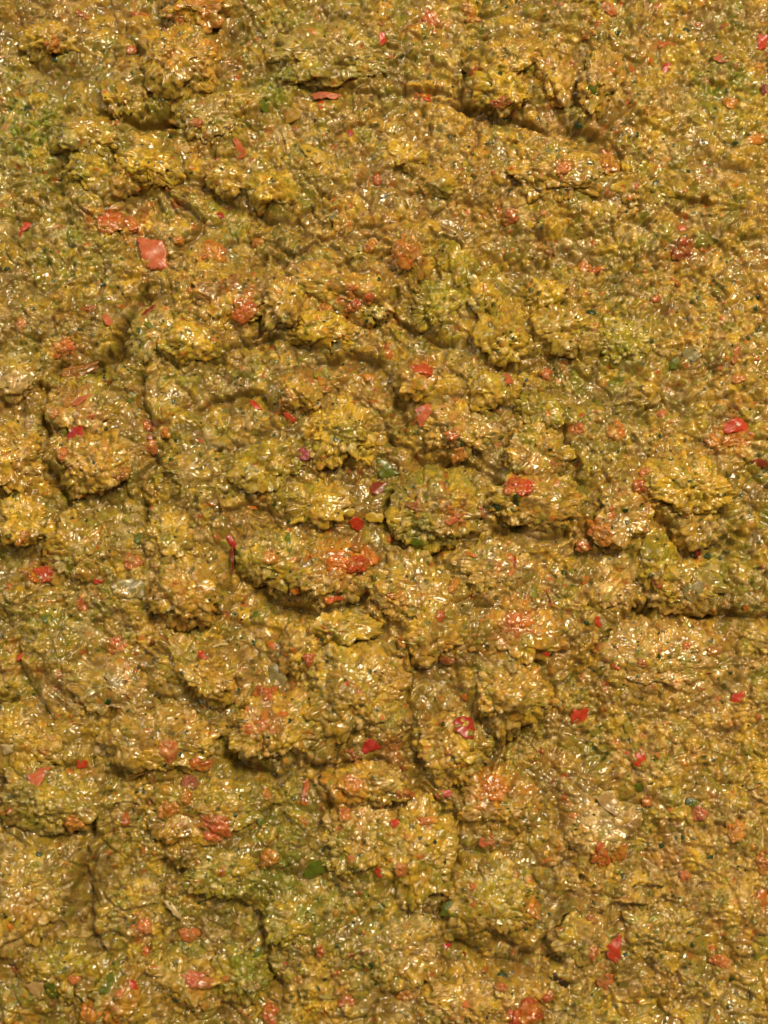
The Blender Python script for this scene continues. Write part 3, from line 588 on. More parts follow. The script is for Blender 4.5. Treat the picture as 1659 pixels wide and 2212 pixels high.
# outlines in tile pixels
FL = [
 (0,'coral',[(820,1425),(858,1424),(900,1432),(985,1445),(1000,1500),(1006,1560),(1010,1618),(960,1620),(905,1625),(865,1580),(845,1520),(838,1490)],'big glossy coral pepper square with straight cut sides, largest piece in the upper left',9),
 (5,'red',[(1410,1050),(1470,1025),(1510,1040),(1555,1090),(1550,1125),(1470,1118),(1375,1135),(1370,1090)],'brightest red pepper chunk with a rounded top near the right edge',10),
 (3,'crimson',[(440,1060),(465,1040),(485,1060),(505,1130),(485,1195),(450,1190),(400,1165),(405,1120)],'dark red pepper piece shaped like a shield on the left side',7),
 (7,'crimson',[(715,1490),(735,1482),(790,1485),(820,1545),(760,1560),(705,1580),(690,1560)],'crimson triangle of pepper skin in the crease under the largest round clump',6),
 (7,'crimson',[(1250,1370),(1300,1345),(1360,1350),(1380,1420),(1370,1480),(1320,1485),(1250,1440)],'crimson pepper square with a pale wet rim, lower centre right',7),
 (9,'coral',[(150,155),(200,125),(300,108),(265,180),(230,255),(195,255),(185,210)],'coral pepper triangle pointing down at the lower left edge',6),
 (0,'coral',[(1370,780),(1400,820),(1440,850),(1480,900),(1475,940),(1425,955),(1410,880),(1385,830)],'slender pink coral pepper shard at the top left, wider at its foot',5),
 (4,'coral',[(1005,980),(1090,943),(1140,990),(1090,1040),(1060,1090),(1035,1085),(1020,1020)],'orange red pepper chip with a folded glossy corner right of the photo centre',7),
 (8,'red',[(480,1310),(520,1290),(585,1300),(575,1360),(540,1400),(480,1395),(475,1350)],'red pepper cube with a pale side, below the shaded diagonal crease',8),
 (11,'red',[(770,1110),(780,1160),(770,1290),(745,1300),(690,1250),(690,1200),(720,1160)],'red kite shaped pepper piece at the lower right',5),
 (10,'leaf',[(1165,940),(1230,900),(1280,990),(1260,1010),(1150,1005)],'clear green pepper triangle on the left foot of a clump at lower centre right',5),
 (10,'pink',[(1130,285),(1160,258),(1230,255),(1255,280),(1240,295),(1150,305)],'pink pepper sliver lying flat between two clumps, below the crimson square',5),
 (11,'tan',[(620,300),(690,270),(750,300),(770,400),(740,420),(660,360)],'larger matt tan pepper skin piece on a pale clump at lower right',3),
 (11,'tan',[(840,420),(905,425),(915,480),(870,500),(820,455)],'smaller four sided tan skin piece right of the larger tan one',3),
 (6,'orange',[(870,870),(950,860),(1020,870),(1080,910),(1070,930),(990,900),(880,905)],'orange to red pepper shard at the tip of the slanting ridge, lower left',4),
 (6,'cream',[(0,1515),(100,1510),(90,1560),(20,1590),(0,1580)],'pale cream onion piece cut by the left edge in the lower half',5),
 (8,'orange',[(135,440),(138,480),(105,545),(88,542),(100,490)],'thin upright orange needle of pepper right of centre, lower half',3),
 (8,'olive',[(250,550),(280,560),(275,640),(230,640),(205,600)],'matt olive green skin piece right of the orange needle',3),
 (8,'grey',[(1120,520),(1170,560),(1260,530),(1290,610),(1240,650),(1200,680),(1150,620)],'clear colourless onion piece with a white glint, above the right hand crack',5),
 (7,'yellow',[(700,150),(760,120),(870,150),(830,160),(820,190),(740,185)],'yellow pepper skin with a curled dark pointed tip beside the deep central pit',4),
 (4,'grey',[(520,590),(560,560),(580,600),(575,650),(545,665),(510,640)],'blue green translucent onion chip under the long arched clump',4),
 (4,'wine',[(350,1205),(395,1225),(405,1260),(375,1290),(330,1285),(305,1255),(315,1220)],'round mauve pink disc of red onion left of the photo centre',4),
 (4,'leaf',[(785,1275),(850,1290),(885,1340),(930,1370),(850,1395),(800,1385),(775,1330)],'green pepper chunk with a yellow lower edge above the deep central pit',7),
 (4,'dkred',[(740,1430),(790,1410),(850,1420),(850,1460),(790,1500),(735,1480)],'dark red pepper chunk sunk beneath the green chunk in the central pit',7),
 (4,'red',[(20,920),(60,925),(90,960),(100,990),(60,985),(30,955)],'small orange red pepper wedge in a wet hollow left of centre',4),
 (4,'red',[(225,1000),(265,1005),(300,1040),(290,1060),(240,1045)],'red pepper corner on the left foot of the orange tinted clump',4),
 (4,'orange',[(430,780),(470,778),(490,800),(470,830),(430,825)],'orange red pepper nib on top of the orange tinted clump',4),
 (7,'red',[(610,170),(645,145),(700,165),(715,215),(690,245),(640,225)],'red pepper cube standing just above the big orange red mash',7),
 (0,'crimson',[(1305,1262),(1335,1270),(1356,1310),(1325,1312),(1302,1290)],'tiny crimson wedge beside the film line at upper left',3),
 (3,'coral',[(610,400),(640,405),(690,460),(680,495),(640,480),(612,440)],'coral pepper slab on the right shoulder of the broad left hand mound',5),
 (3,'dkred',[(850,400),(890,370),(935,348),(925,385),(880,420),(855,425)],'dark red pepper strip at the end of the grey wet hollow, left',4),
 (3,'coral',[(430,920),(480,900),(560,890),(540,915),(480,950),(440,970)],'coral pepper flake with a striped glint above the dark red shield piece',4),
 (9,'red',[(460,75),(525,70),(530,120),(490,130),(455,125)],'brick red pepper square right of the coral triangle, lower left',4),
 (5,'red',[(1575,650),(1605,660),(1612,690),(1580,690)],'tiny flat bright red square near the right edge above the brightest chunk',3),
 (2,'coral',[(1320,330),(1365,318),(1430,350),(1420,375),(1370,375),(1335,355)],'pink red pepper lozenge at the upper right',4),
 (8,'red',[(1440,1220),(1510,1195),(1528,1215),(1490,1270),(1445,1275),(1430,1250)],'red pepper piece alone on the wide flat area at right',4),
 (8,'red',[(845,1590),(880,1560),(915,1560),(930,1610),(890,1660),(850,1640)],'red pepper cube with a white glint, lower right below the green scraps',6),
 (8,'red',[(610,745),(645,750),(665,790),(655,820),(620,800)],'small red pepper corner at the left end of the black gap on the right',4),
 (8,'crimson',[(1228,310),(1262,320),(1270,400),(1245,390),(1222,350)],'dark red upright strip under the lip on the right side',4),
 (7,'coral',[(435,798),(470,805),(525,840),(520,858),(480,850),(450,825)],'thin coral pepper strip above the largest round clump',3),
 (7,'orange',[(115,895),(180,900),(190,925),(165,960),(125,930)],'orange red pepper wedge left of the yellow block shaped clump',5),
 (7,'red',[(30,1175),(85,1165),(110,1200),(70,1235),(40,1215)],'red pepper lump on the ridge left of the largest round clump',6),
 (7,'leaf',[(970,285),(1010,270),(1050,285),(1080,320),(1030,335),(985,315)],'small glossy green pepper cup at the foot of the dark olive clump',6),
 (7,'leaf',[(235,235),(265,240),(280,340),(265,380),(245,330)],'upright green strip of pepper left of the big orange red mash',4),
 (7,'ylgreen',[(195,285),(232,280),(240,340),(215,345),(190,320)],'yellow green wedge leaning on the upright green strip',4),
 (7,'ylgreen',[(1090,985),(1135,940),(1165,970),(1110,978)],'pale yellow pointed tip sticking out of a clump at lower centre',3),
 (7,'grey',[(110,1060),(170,1020),(235,1070),(255,1130),(210,1190),(140,1150)],'cloudy grey green onion piece left of the largest round clump',6),
 (6,'grey',[(660,570),(720,530),(820,510),(880,560),(860,640),(800,640),(690,610)],'dull grey brown onion piece below the amber clump with an orange nose',6),
 (6,'pale',[(625,1100),(680,1080),(740,1130),(720,1185),(660,1170)],'cloudy pale onion wedge on the tan slope at lower left',5),
 (6,'leaf',[(250,750),(300,735),(335,765),(300,800),(255,790)],'bright leaf green pepper square at lower left',5),
 (6,'leaf',[(805,240),(850,245),(858,300),(825,320),(800,290)],'round edged green pepper bit between two clumps on the left',5),
 (6,'red',[(95,975),(140,962),(148,1000),(115,1022),(92,1005)],'small red pepper bit at the left edge area below the green square',4),
 (6,'crimson',[(1345,262),(1385,258),(1420,320),(1410,350),(1370,310)],'dark red pepper streak at the top of the thin vertical red thread',4),
 (6,'orange',[(1480,90),(1540,85),(1548,105),(1490,112)],'short flat orange bar with a bright glint left of the yellow clump',3),
 (6,'red',[(1175,960),(1215,950),(1255,985),(1240,1010),(1200,1000)],'small red pepper bead on the slanting ridge at lower left',5),
 (6,'red',[(550,520),(630,528),(605,550),(565,556)],'thin red pointed strip on the nose of an amber clump at left',3),
 (5,'grey',[(1140,635),(1190,600),(1240,610),(1265,660),(1220,700),(1160,680)],'round glassy pale onion disc at right of centre in the upper half',5),
 (5,'leaf',[(1060,700),(1100,670),(1130,685),(1110,740),(1070,745)],'dark green wet pepper bit beside the glassy pale onion disc',4),
 (5,'coral',[(45,790),(90,755),(130,770),(135,820),(90,840),(50,820)],'orange pepper pebble below the proud pale amber clump',7),
 (5,'dkred',[(1540,1290),(1600,1275),(1659,1300),(1655,1335),(1590,1325)],'dark red pepper piece cut by the right edge at mid height',5),
 (2,'dkred',[(1610,520),(1650,500),(1659,590),(1630,570)],'deep red pepper piece cut by the right edge in the upper part',5),
 (11,'orange',[(1600,860),(1640,840),(1659,860),(1650,960),(1580,950),(1575,910)],'deep orange pepper piece cut by the right edge near the bottom',5),
 (11,'leaf',[(845,225),(900,200),(925,230),(900,275),(840,260)],'flat green pepper piece above the two tan skin pieces',3),
 (8,'olive',[(600,1410),(630,1395),(655,1440),(630,1475),(595,1465)],'dark olive green diamond below the red pepper cube',3),
 (8,'ylgreen',[(780,1360),(815,1350),(855,1430),(850,1475),(800,1440)],'pale green translucent wedge right of the dark olive diamond',4),
 (8,'ylgreen',[(885,360),(925,255),(1000,330),(1020,400),(960,410),(905,400)],'pointed yellow green pepper spike at right of centre',6),
 (9,'tan',[(150,1420),(260,1395),(270,1500),(240,1520),(190,1480)],'pinkish tan skin piece near the bottom left corner',3),
 (9,'leaf',[(590,1400),(660,1340),(690,1400),(650,1480),(600,1480)],'green pepper slab near the bottom, left of a red bit',6),
 (9,'leaf',[(275,1410),(310,1385),(345,1420),(345,1500),(300,1520),(270,1470)],'dark green pepper patch touching the pinkish tan skin piece',5),
 (9,'red',[(770,1385),(825,1390),(835,1450),(800,1460),(775,1420)],'red pepper bit near the bottom, right of the green slab',4),
 (9,'orange',[(690,1430),(740,1410),(755,1450),(730,1500),(690,1500)],'orange pepper bit between the green slab and a red bit near the bottom',4),
 (9,'cream',[(970,905),(1030,930),(1095,1010),(1085,1035),(1040,1010)],'shiny pale yellow onion strip at the lower left of centre',4),
 (9,'leaf',[(1520,1180),(1555,1150),(1570,1230),(1555,1290),(1530,1250)],'curved dark green skin edge on a yellow clump near the bottom',4),
 (10,'leaf',[(350,720),(400,670),(490,665),(500,740),(430,770),(400,800),(345,790)],'crumpled pale green pepper piece at lower centre left',5),
 (10,'leaf',[(60,420),(110,400),(120,450),(80,480)],'soft green pepper bit left of the big crumbly mound',4),
 (10,'crimson',[(1180,1180),(1235,1170),(1240,1210),(1200,1220)],'crimson bit in the dark notch left of a rounded clump near the bottom',4),
 (1,'yellow',[(315,870),(350,860),(480,920),(485,970),(430,990),(370,940)],'bright yellow pepper strip in the upper middle',8),
 (1,'amber',[(230,700),(270,650),(350,670),(320,715),(235,740)],'smooth peach coloured pepper piece above the bright yellow strip',4),
 (1,'coral',[(390,560),(450,550),(575,575),(540,600),(470,590),(400,590)],'coral streaked pepper flake at the top centre',4),
 (1,'red',[(425,610),(465,605),(475,650),(440,660)],'small red pepper square just under the coral streaked flake',4),
 (1,'red',[(800,200),(835,190),(850,245),(815,275),(795,250)],'upright red chip on the crown of the top centre clump',4),
 (1,'crimson',[(1340,400),(1385,395),(1390,440),(1350,465)],'small crimson cube in the wet gully at the top right of centre',5),
 (1,'red',[(1045,565),(1110,560),(1112,610),(1060,605)],'red pepper bit on the thin crease at the top centre',4),
 (1,'red',[(605,780),(640,770),(645,810),(620,822)],'small red square right of the bright yellow strip',3),
 (1,'pink',[(1560,1270),(1600,1262),(1620,1310),(1590,1340),(1565,1305)],'pink red pepper bit at upper right of centre',4),
 (1,'red',[(1260,1020),(1300,1000),(1310,1015),(1275,1035)],'tiny red strip above the rounded amber hump',3),
 (1,'amber',[(15,1380),(70,1375),(110,1425),(60,1445),(20,1420)],'orange rimmed yellow nub left of the film line',6),
 (1,'grey',[(485,1300),(545,1250),(560,1275),(515,1330)],'milky white wet onion chip in the hollow at upper centre',3),
 (1,'leaf',[(50,610),(110,600),(150,660),(130,680),(70,650)],'dark green wet pepper bit at upper centre left',4),
 (2,'red',[(1590,210),(1640,195),(1659,220),(1650,290),(1600,300)],'orange red pepper lump cut by the right edge near the top',7),
 (2,'crimson',[(1040,370),(1075,365),(1080,400),(1040,450),(1010,440)],'crimson and white pepper fragment at the top right',4),
 (2,'leaf',[(560,560),(600,490),(640,495),(630,560),(590,600)],'dark green translucent pepper bit on the tall amber clump',4),
 (2,'orange',[(660,900),(705,885),(735,920),(700,955),(665,940)],'peach orange pepper tip beside the long diagonal crease',4),
 (2,'yellow',[(190,1330),(230,1325),(270,1355),(230,1375)],'lemon yellow pepper bit right of a pink red one',3),
 (2,'coral',[(1110,1355),(1160,1345),(1170,1380),(1130,1390)],'tiny shiny coral pepper bit above the dark red patch',3),
 (2,'pink',[(850,1085),(875,1090),(880,1135),(860,1130)],'tiny magenta pink splinter by the diagonal crease',3),
 (3,'leaf',[(860,470),(900,445),(930,465),(900,500)],'olive green pepper bit between two mounds at left',3),
 (3,'leaf',[(755,905),(790,870),(815,900),(790,945),(760,940)],'light green pepper bit right of the coral flake on the left',4),
 (3,'olive',[(360,1110),(405,1080),(405,1120),(390,1150)],'olive skin tip tucked behind the dark red shield piece',3),
 (0,'orange',[(1205,1490),(1240,1465),(1295,1480),(1290,1520),(1220,1560),(1200,1530)],'orange pepper piece right of the big coral square',5),
 (0,'amber',[(1040,870),(1075,820),(1130,860),(1150,910),(1080,930),(1042,910)],'orange yellow pepper corner at the end of the wet crease, upper left',6),
 (0,'red',[(110,1400),(145,1320),(185,1340),(190,1360),(130,1400),(112,1425)],'pointed orange red pepper flake near the left edge, upper part',4),
 (0,'amber',[(700,490),(755,470),(765,560),(760,640),(720,600),(690,540)],'upright ochre pepper slab in the dark upper left hollow',6),
 (11,'dark',[(365,1355),(385,1350),(392,1385),(420,1395),(460,1400),(468,1430),(450,1455),(415,1440),(375,1400)],'black brown hooked charred flake near the bottom right',4),
 (11,'leaf',[(1165,330),(1200,300),(1240,320),(1225,355),(1180,355)],'round dark green bit at lower right',4),
 (8,'amber',[(815,1150),(860,1140),(885,1185),(850,1215),(820,1195)],'orange smear of pepper on the wide flat clump at right',3),
 (8,'red',[(300,965),(345,955),(350,990),(320,1010)],'faint pinkish red bit on the loose orange speckled clump',3),
 (8,'orange',[(535,510),(590,505),(585,545),(545,565)],'orange red pepper bit at right of centre beside a round bubble',4),
 (8,'coral',[(960,510),(1010,505),(1025,570),(990,600),(962,560)],'coral pepper bit on the foot of the yellow green spike',4),
 (8,'orange',[(1505,690),(1540,680),(1545,725),(1518,735)],'small orange pepper bit near the right edge at the crack',3),
 (7,'orange',[(1300,1215),(1325,1210),(1330,1255),(1300,1265),(1285,1240)],'orange square at the left foot of the golden frilled clump',4),
 (7,'orange',[(1310,355),(1350,365),(1400,390),(1380,400),(1320,380)],'thin orange pepper strip below the dark olive clump',3),
 (7,'coral',[(1185,180),(1250,150),(1305,130),(1290,170),(1220,205)],'fanned coral pepper strip on the right side of the dark olive clump',4),
 (7,'leaf',[(0,740),(60,715),(100,725),(70,755),(20,760)],'green skin sliver left of the yellow block shaped clump',3),
 (10,'coral',[(1395,545),(1450,540),(1470,575),(1430,605),(1390,585)],'pinkish coral pepper bit on a small wet rim at lower right',4),
 (10,'orange',[(1330,820),(1370,800),(1390,840),(1350,860)],'peach orange pepper bit on the clump with a lime green patch',4),
 (10,'red',[(775,730),(800,710),(830,770),(800,790),(770,770)],'magenta red splinter at the centre of the crumbly mound',3),
 (10,'orange',[(600,650),(640,645),(655,680),(610,700)],'small orange bit on the left half of the crumbly mound',3),
 (10,'red',[(860,440),(910,425),(925,460),(885,490)],'soft red bit near the top of the crumbly mound',4),
 (6,'cream',[(1232,955),(1310,915),(1385,895),(1392,903),(1318,926),(1240,966)],'thin pale tan fibre lying across the gully at lower left of centre',2),
 (6,'dkred',[(1385,340),(1398,335),(1404,430),(1396,500),(1388,500),(1390,430)],'thin upright dark red thread left of the upright green strip',2),
 (8,'crimson',[(130,440),(142,380),(152,375),(148,430),(138,460)],'dark red thread above the upright orange needle',2),
 (9,'yellow',[(1500,1640),(1560,1560),(1575,1570),(1520,1650)],'yellow sliver at the bottom edge left of centre',2),
 (10,'red',[(925,120),(965,110),(968,140),(935,145)],'tiny red bit right above the crumbly mound, in the shade',3),
]
for t, col, pts, label, th in FL:
    U = np.array([T2U(t, *p) for p in pts]); X, Y = U2W(U[:, 0], U[:, 1])
    cx, cy = X.mean(), Y.mean(); R = float(np.hypot(X - cx, Y - cy).max())
    th *= .75; X = cx + (X - cx) * .94; Y = cy + (Y - cy) * .94; loc, n = place(cx, cy, R * .8, .0 * th + .01 * R, prng, .05)
    loc.z += 0
    nm = CATN[col]
    q2 = [(a - cx, b - cy) for a, b in zip(X, Y)]
    if R > 21 and col in ('red', 'crimson', 'coral', 'leaf', 'wine', 'dkred'):   # thick cut pieces show flesh under the skin
        o = put(nm, None, label, CATC[nm], loc=loc * S); st = prng.getstate()
        put('skin', flake_mesh('skin', q2, th * .45, piece_mat(col), prng, dome=.05 + .01 * th), parent=o); prng.setstate(st)
        fl = put('flesh', flake_mesh('flesh', [(a * 1.04, b * 1.04) for a, b in q2], th, piece_mat('orange' if col != 'leaf' else 'ylgreen'), prng, dome=.05 + .01 * th), parent=o)
        fl.location = (0, 0, -th * .38 * S)
    else:
        o = put(nm, flake_mesh(nm, q2, th, piece_mat(col), prng, dome=.05 + .01 * th), label, CATC[nm], loc=loc * S)
    q = Vector((0, 0, 1)).rotation_difference(n); o.rotation_mode = 'QUATERNION'; o.rotation_quaternion = q
# soft ragged scraps: tile, x, y, width, height, angle, colour, label
BL = [
 (7,560,430,160,120,-25,'orange','big ragged orange red mash of pepper pulp just below the centre'),
 (7,660,430,150,80,5,'red','redder middle of pulp right of the big orange mash'),
 (7,745,390,110,130,30,'orange','orange pulp lobe at the far right of the big orange mash'),
 (0,660,1330,130,150,20,'red','soft red pepper pulp patch left of the big coral square'),
 (0,790,1350,110,90,0,'coral','pinkish red pulp touching the right of the soft red patch'),
 (0,790,300,70,60,0,'red','blurry dull red pulp spot in the upper left'),
 (0,320,265,80,90,0,'orange','orange core on the small yellow clump in the top left'),
 (0,500,90,90,30,-25,'red','blurry red streak near the top left'),
 (0,840,90,100,30,15,'red','blurry red streak left of the top amber clump'),
 (0,1180,740,70,50,0,'coral','pale orange pulp bead on the broad tan clump, upper left'),
 (0,1070,1440,70,60,0,'orange','orange pulp bead beside the wet film, right of the coral square'),
 (0,1545,1450,80,50,-10,'orange','orange pulp nub with a glint below the yellow knob'),
 (0,1280,1500,160,90,-15,'orange','orange pulp behind the orange piece right of the coral square'),
 (1,1100,110,110,110,0,'red','brownish red pulp patch at the top centre'),
 (1,1330,60,60,90,20,'orange','orange red pulp smear at the top right of centre'),
 (1,1370,120,120,60,0,'orange','pale orange pulp under the orange red smear'),
 (1,785,1080,60,70,0,'red','dull red pulp dot in the upper middle hollow'),
 (1,1530,640,120,50,5,'red','red band at the foot of the squat yellow clump'),
 (1,590,1340,110,120,0,'amber','shiny orange brown bead under the milky chip'),
 (1,960,1540,120,150,-20,'orange','orange pulp peak at the end of the film line'),
 (1,745,1480,60,90,-20,'orange','orange brown strip of pulp inside the film loop'),
 (2,710,60,120,70,0,'coral','coral pulp smear at the top right'),
 (2,580,210,90,40,20,'orange','orange pulp streak on the tall amber clump'),
 (2,1040,270,110,60,-25,'red','orange red pulp bead string at the top right'),
 (2,1430,620,90,80,0,'orange','soft orange pulp spot at the upper right'),
 (2,430,1010,100,70,10,'coral','rosy pulp bead with a dark ring, upper right of centre'),
 (2,700,990,110,140,0,'orange','peach pulp slope below the peach orange tip'),
 (2,1150,1510,130,150,0,'dkred','deep red brown pulp patch at the right, upper half'),
 (2,1590,830,140,90,20,'orange','soft orange pulp near the right edge, upper half'),
 (2,115,1300,60,80,0,'red','small crimson pulp with pale glints at upper right of centre'),
 (3,370,610,150,80,15,'coral','coral pulp string on the broad left hand mound'),
 (3,130,480,60,70,0,'coral','salmon pulp bead near the left edge'),
 (3,545,375,60,50,0,'red','red pulp bead at the top of the broad left hand mound'),
 (3,470,750,220,70,20,'dkred','shaded reddish brown pulp along the dark crease at left'),
 (3,1460,390,130,130,0,'red','orange red pulp on the reddish brown clump'),
 (3,890,1080,90,80,0,'red','red brown pulp lump in the narrow gully left of centre'),
 (3,910,1210,90,70,0,'coral','coral pulp lump under the red brown lump in the gully'),
 (3,900,1150,60,40,0,'wine','plum coloured bit deep in the gully left of centre'),
 (3,380,1260,50,80,10,'coral','coral pulp bit left of the rounded amber clump'),
 (3,1000,1125,40,70,0,'orange','orange streak on the edge of the middle left hollow'),
 (3,720,1370,110,60,10,'dkred','red brown pulp at the right foot of the rounded amber clump'),
 (3,330,1000,60,60,0,'orange','orange pulp bead left of the dark red shield piece'),
 (4,1050,745,140,90,0,'red','red pulp mash on the small clump near the centre'),
 (4,640,365,90,50,20,'crimson','magenta pulp fleck on the back of the long arched clump'),
 (4,735,310,50,60,0,'red','red ringed pulp bead on the long arched clump'),
 (4,480,370,60,90,-30,'orange','orange red edge of the shaded pocket under the arch'),
 (4,735,790,60,50,-30,'orange','orange red wedge of pulp right of the olive crumbs'),
 (4,380,870,130,130,0,'amber','bright orange yellow pulp heart on the orange tinted clump'),
 (4,1240,1140,80,50,-5,'red','reddish pulp bead right of the orange red chip'),
 (4,1280,1250,80,80,0,'orange','orange red pulp on the lower slope right of centre'),
 (4,1020,1560,100,60,-30,'dkred','dark red pulp in the top of the dark olive clump'),
 (5,1470,1170,200,90,0,'orange','orange pulp base under the brightest red chunk'),
 (5,1470,650,70,90,0,'coral','coral pulp bead at the right, upper half'),
 (5,1330,1170,80,60,10,'orange','orange pulp bead left of the brightest red chunk'),
 (5,750,1100,110,90,0,'orange','orange pulp patch at the middle of the right half'),
 (5,520,1110,80,70,0,'coral','salmon pulp patch left of the orange patch on the right half'),
 (5,1390,590,0,0,0,'amber',''),
 (5,180,1440,140,110,-15,'red','red pepper mash on the long amber clump'),
 (5,110,1470,60,60,0,'coral','coral pulp at the left end of the red mash'),
 (5,330,770,60,80,0,'red','red pulp bit in the wet green hollow right of centre'),
 (5,890,1440,60,60,0,'red','red pulp dot left of the big golden clump'),
 (5,930,1350,70,50,0,'coral','coral pulp dot above the red dot by the big golden clump'),
 (5,985,325,50,40,0,'red','red brown pulp dot in the upper right'),
 (5,1100,215,45,35,-40,'red','tiny bright red pulp dot below the deep red patch'),
 (5,630,150,80,40,0,'red','brownish red pulp at the tile of tan crumbs, right upper half'),
 (5,560,120,70,80,0,'orange','orange pulp left of the brownish red pulp'),
 (5,1015,1010,60,50,0,'pink','pink bit in the small dark hole on the right'),
 (5,1480,800,90,60,0,'orange','orange brown bead near the right edge'),
 (6,275,495,150,90,15,'red','red and pink glistening pepper mash at the left edge area'),
 (6,200,525,60,30,0,'orange','orange tip at the left of the glistening mash'),
 (6,790,430,80,90,0,'coral','coral pulp bead above the grey brown onion piece'),
 (6,520,470,140,130,0,'amber','orange yellow nose of an amber clump at left'),
 (6,140,280,90,60,0,'orange','orange spots on the yellow clump near the left edge'),
 (6,1150,670,150,150,0,'amber','smooth orange yellow dome on the proud clump at lower left of centre'),
 (6,1620,400,90,70,0,'orange','orange pulp spot left of the upright green strip'),
 (6,700,920,120,110,20,'coral','reddish pulp slope in the lower left'),
 (6,1000,1560,90,130,0,'coral','coral pulp on the wide lower left clump'),
 (6,1200,1630,110,80,0,'red','red pulp patch with a bright red heart, lower left'),
 (6,1550,1200,70,70,0,'red','red pulp bead at the start of a red topped ridge'),
 (6,900,1610,150,110,0,'yellow','bright yellow heart of the wide lower left clump'),
 (7,640,1580,110,60,-10,'dkred','dark red wet pulp trailing left from the crimson triangle'),
 (7,520,645,110,50,-10,'red','dull red pulp low on the clump that bears the mash'),
 (7,300,590,60,60,0,'orange','orange dot on the foot of the clump that bears the mash'),
 (7,1420,115,80,50,10,'wine','dark purple red pulp on the dark olive clump'),
 (7,380,1000,60,50,0,'red','red pulp bead below the thin coral strip'),
 (7,1170,745,60,70,0,'red','faded red pulp on the broad crumbly clump'),
 (7,940,905,50,60,0,'orange','orange pulp bead on the left of the pointed clump'),
 (7,1250,560,50,100,-10,'orange','orange upright streak on the broad crumbly clump'),
 (7,1600,790,120,100,0,'coral','coral pulp patch beside the olive leafy bit'),
 (7,150,385,80,60,0,'orange','orange pulp patch on the olive clump'),
 (7,150,1215,70,110,-30,'red','red rim of pulp on the ridge left of the largest clump'),
 (7,1200,1010,90,40,-10,'dkred','dark red film in the shade below the pale pointed tip'),
 (8,190,785,110,80,0,'orange','orange pulp next to a black green speck, right of centre'),
 (8,150,840,40,60,0,'coral','coral strip under the orange pulp, right of centre'),
 (8,660,240,160,110,-35,'orange','orange golden pulp slope left of the spike'),
 (8,560,330,80,60,0,'coral','coral pulp at the foot of the orange golden slope'),
 (8,1130,1510,0,0,0,'amber',''),
 (8,1335,960,90,50,10,'dkred','dark wine red film at the right of the wide flat clump'),
 (8,900,1030,60,40,0,'coral','coral crumb on the wide flat clump'),
 (8,745,1050,50,40,0,'red','red crumb left on the wide flat clump'),
 (8,1165,930,40,50,0,'red','red crumb near the green wet patch of the wide flat clump'),
 (8,640,950,50,60,0,'dkred','deep orange red chip in the dark corner of the crack'),
 (8,80,1500,0,0,0,'amber',''),
 (9,1290,460,160,90,-25,'red','ragged red streaks across a clump at lower left'),
 (9,1270,540,120,70,0,'coral','coral pulp below the ragged red streaks'),
 (9,1010,380,110,90,0,'orange','orange pulp with a red dot left of the ragged streaks'),
 (9,1115,300,40,80,0,'orange','upright orange brown strip above the orange pulp'),
 (9,750,430,40,70,0,'red','small upright red bit in the lower left valley'),
 (9,1600,675,100,70,10,'orange','orange pulp right of a yellow cube at lower centre left'),
 (9,1465,710,110,100,0,'yellow','yellow cube of pulp at lower centre left'),
 (9,440,455,110,80,0,'orange','orange pulp with glints on the crumbly olive clump'),
 (9,870,1080,80,80,0,'coral','soft coral pulp at the bottom left'),
 (9,1130,1110,80,60,0,'coral','soft salmon pulp right of the soft coral one near the bottom'),
 (9,1180,1390,150,90,-10,'pink','pinkish crown of a clump near the bottom'),
 (9,540,1590,150,110,0,'orange','orange pulp at the bottom edge, left'),
 (9,1620,1600,80,110,0,'red','red pulp at the bottom edge left of centre'),
 (9,440,1390,50,50,0,'red','tiny red dot near the bottom left'),
 (9,880,1220,50,50,0,'red','tiny red dot beneath a clear bubble near the bottom'),
 (9,1150,210,80,80,0,'wine','dull wine red wet pulp right of the yellow heart'),
 (10,640,220,130,100,0,'orange','orange heart with red strands on the clump under the triangle'),
 (10,1490,260,150,140,10,'orange','star shaped orange pepper scrap with red points'),
 (10,960,275,110,30,10,'red','thin red film in the crease right of the orange topped clump'),
 (10,360,260,30,130,-10,'red','dark upright red thread at lower centre left'),
 (10,130,670,100,90,0,'orange','orange red pulp spot at the left of lower centre'),
 (10,125,290,50,50,0,'orange','small orange red bead at lower centre left'),
 (10,930,740,60,80,0,'coral','faint coral bead right of the magenta splinter'),
 (10,1100,440,90,40,10,'coral','coral film on the shoulder of the golden clump'),
 (10,760,220,0,0,0,'amber',''),
 (10,590,400,60,60,0,'coral','coral pulp dot below the orange heart'),
 (10,600,1530,90,60,-10,'red','red pulp bit near the bottom edge, middle'),
 (10,140,1590,70,90,0,'red','red wet pulp at the bottom edge'),
 (10,950,1490,70,60,0,'orange','orange pulp bead near the bottom edge'),
 (10,450,1220,40,80,0,'red','faded red upright bit at lower centre'),
 (10,1620,1620,80,70,0,'red','red pulp on the bottom edge right of centre'),
 (11,650,640,90,150,10,'red','red to orange pulp lump left of a bright orange one'),
 (11,765,635,110,140,0,'orange','bright peach orange pulp lump at lower right'),
 (11,1460,490,110,120,-30,'orange','orange and coral pulp shard at the lower right'),
 (11,1245,395,70,60,0,'pink','rosy pulp bead at lower right'),
 (11,610,1240,60,80,0,'coral','coral pulp left of the red kite piece'),
 (11,1370,1280,100,90,0,'coral','soft coral patch right of the red kite piece'),
 (11,690,1400,90,110,0,'coral','soft coral patch below the red kite piece'),
 (11,210,1610,180,130,20,'crimson','glossy crimson pulp at the bottom edge, right half'),
 (11,340,1500,60,50,0,'crimson','crimson nub beside white glints near the bottom'),
 (11,50,1440,50,40,0,'red','small red bead near the bottom right of centre'),
 (11,1610,1000,0,0,0,'amber',''),
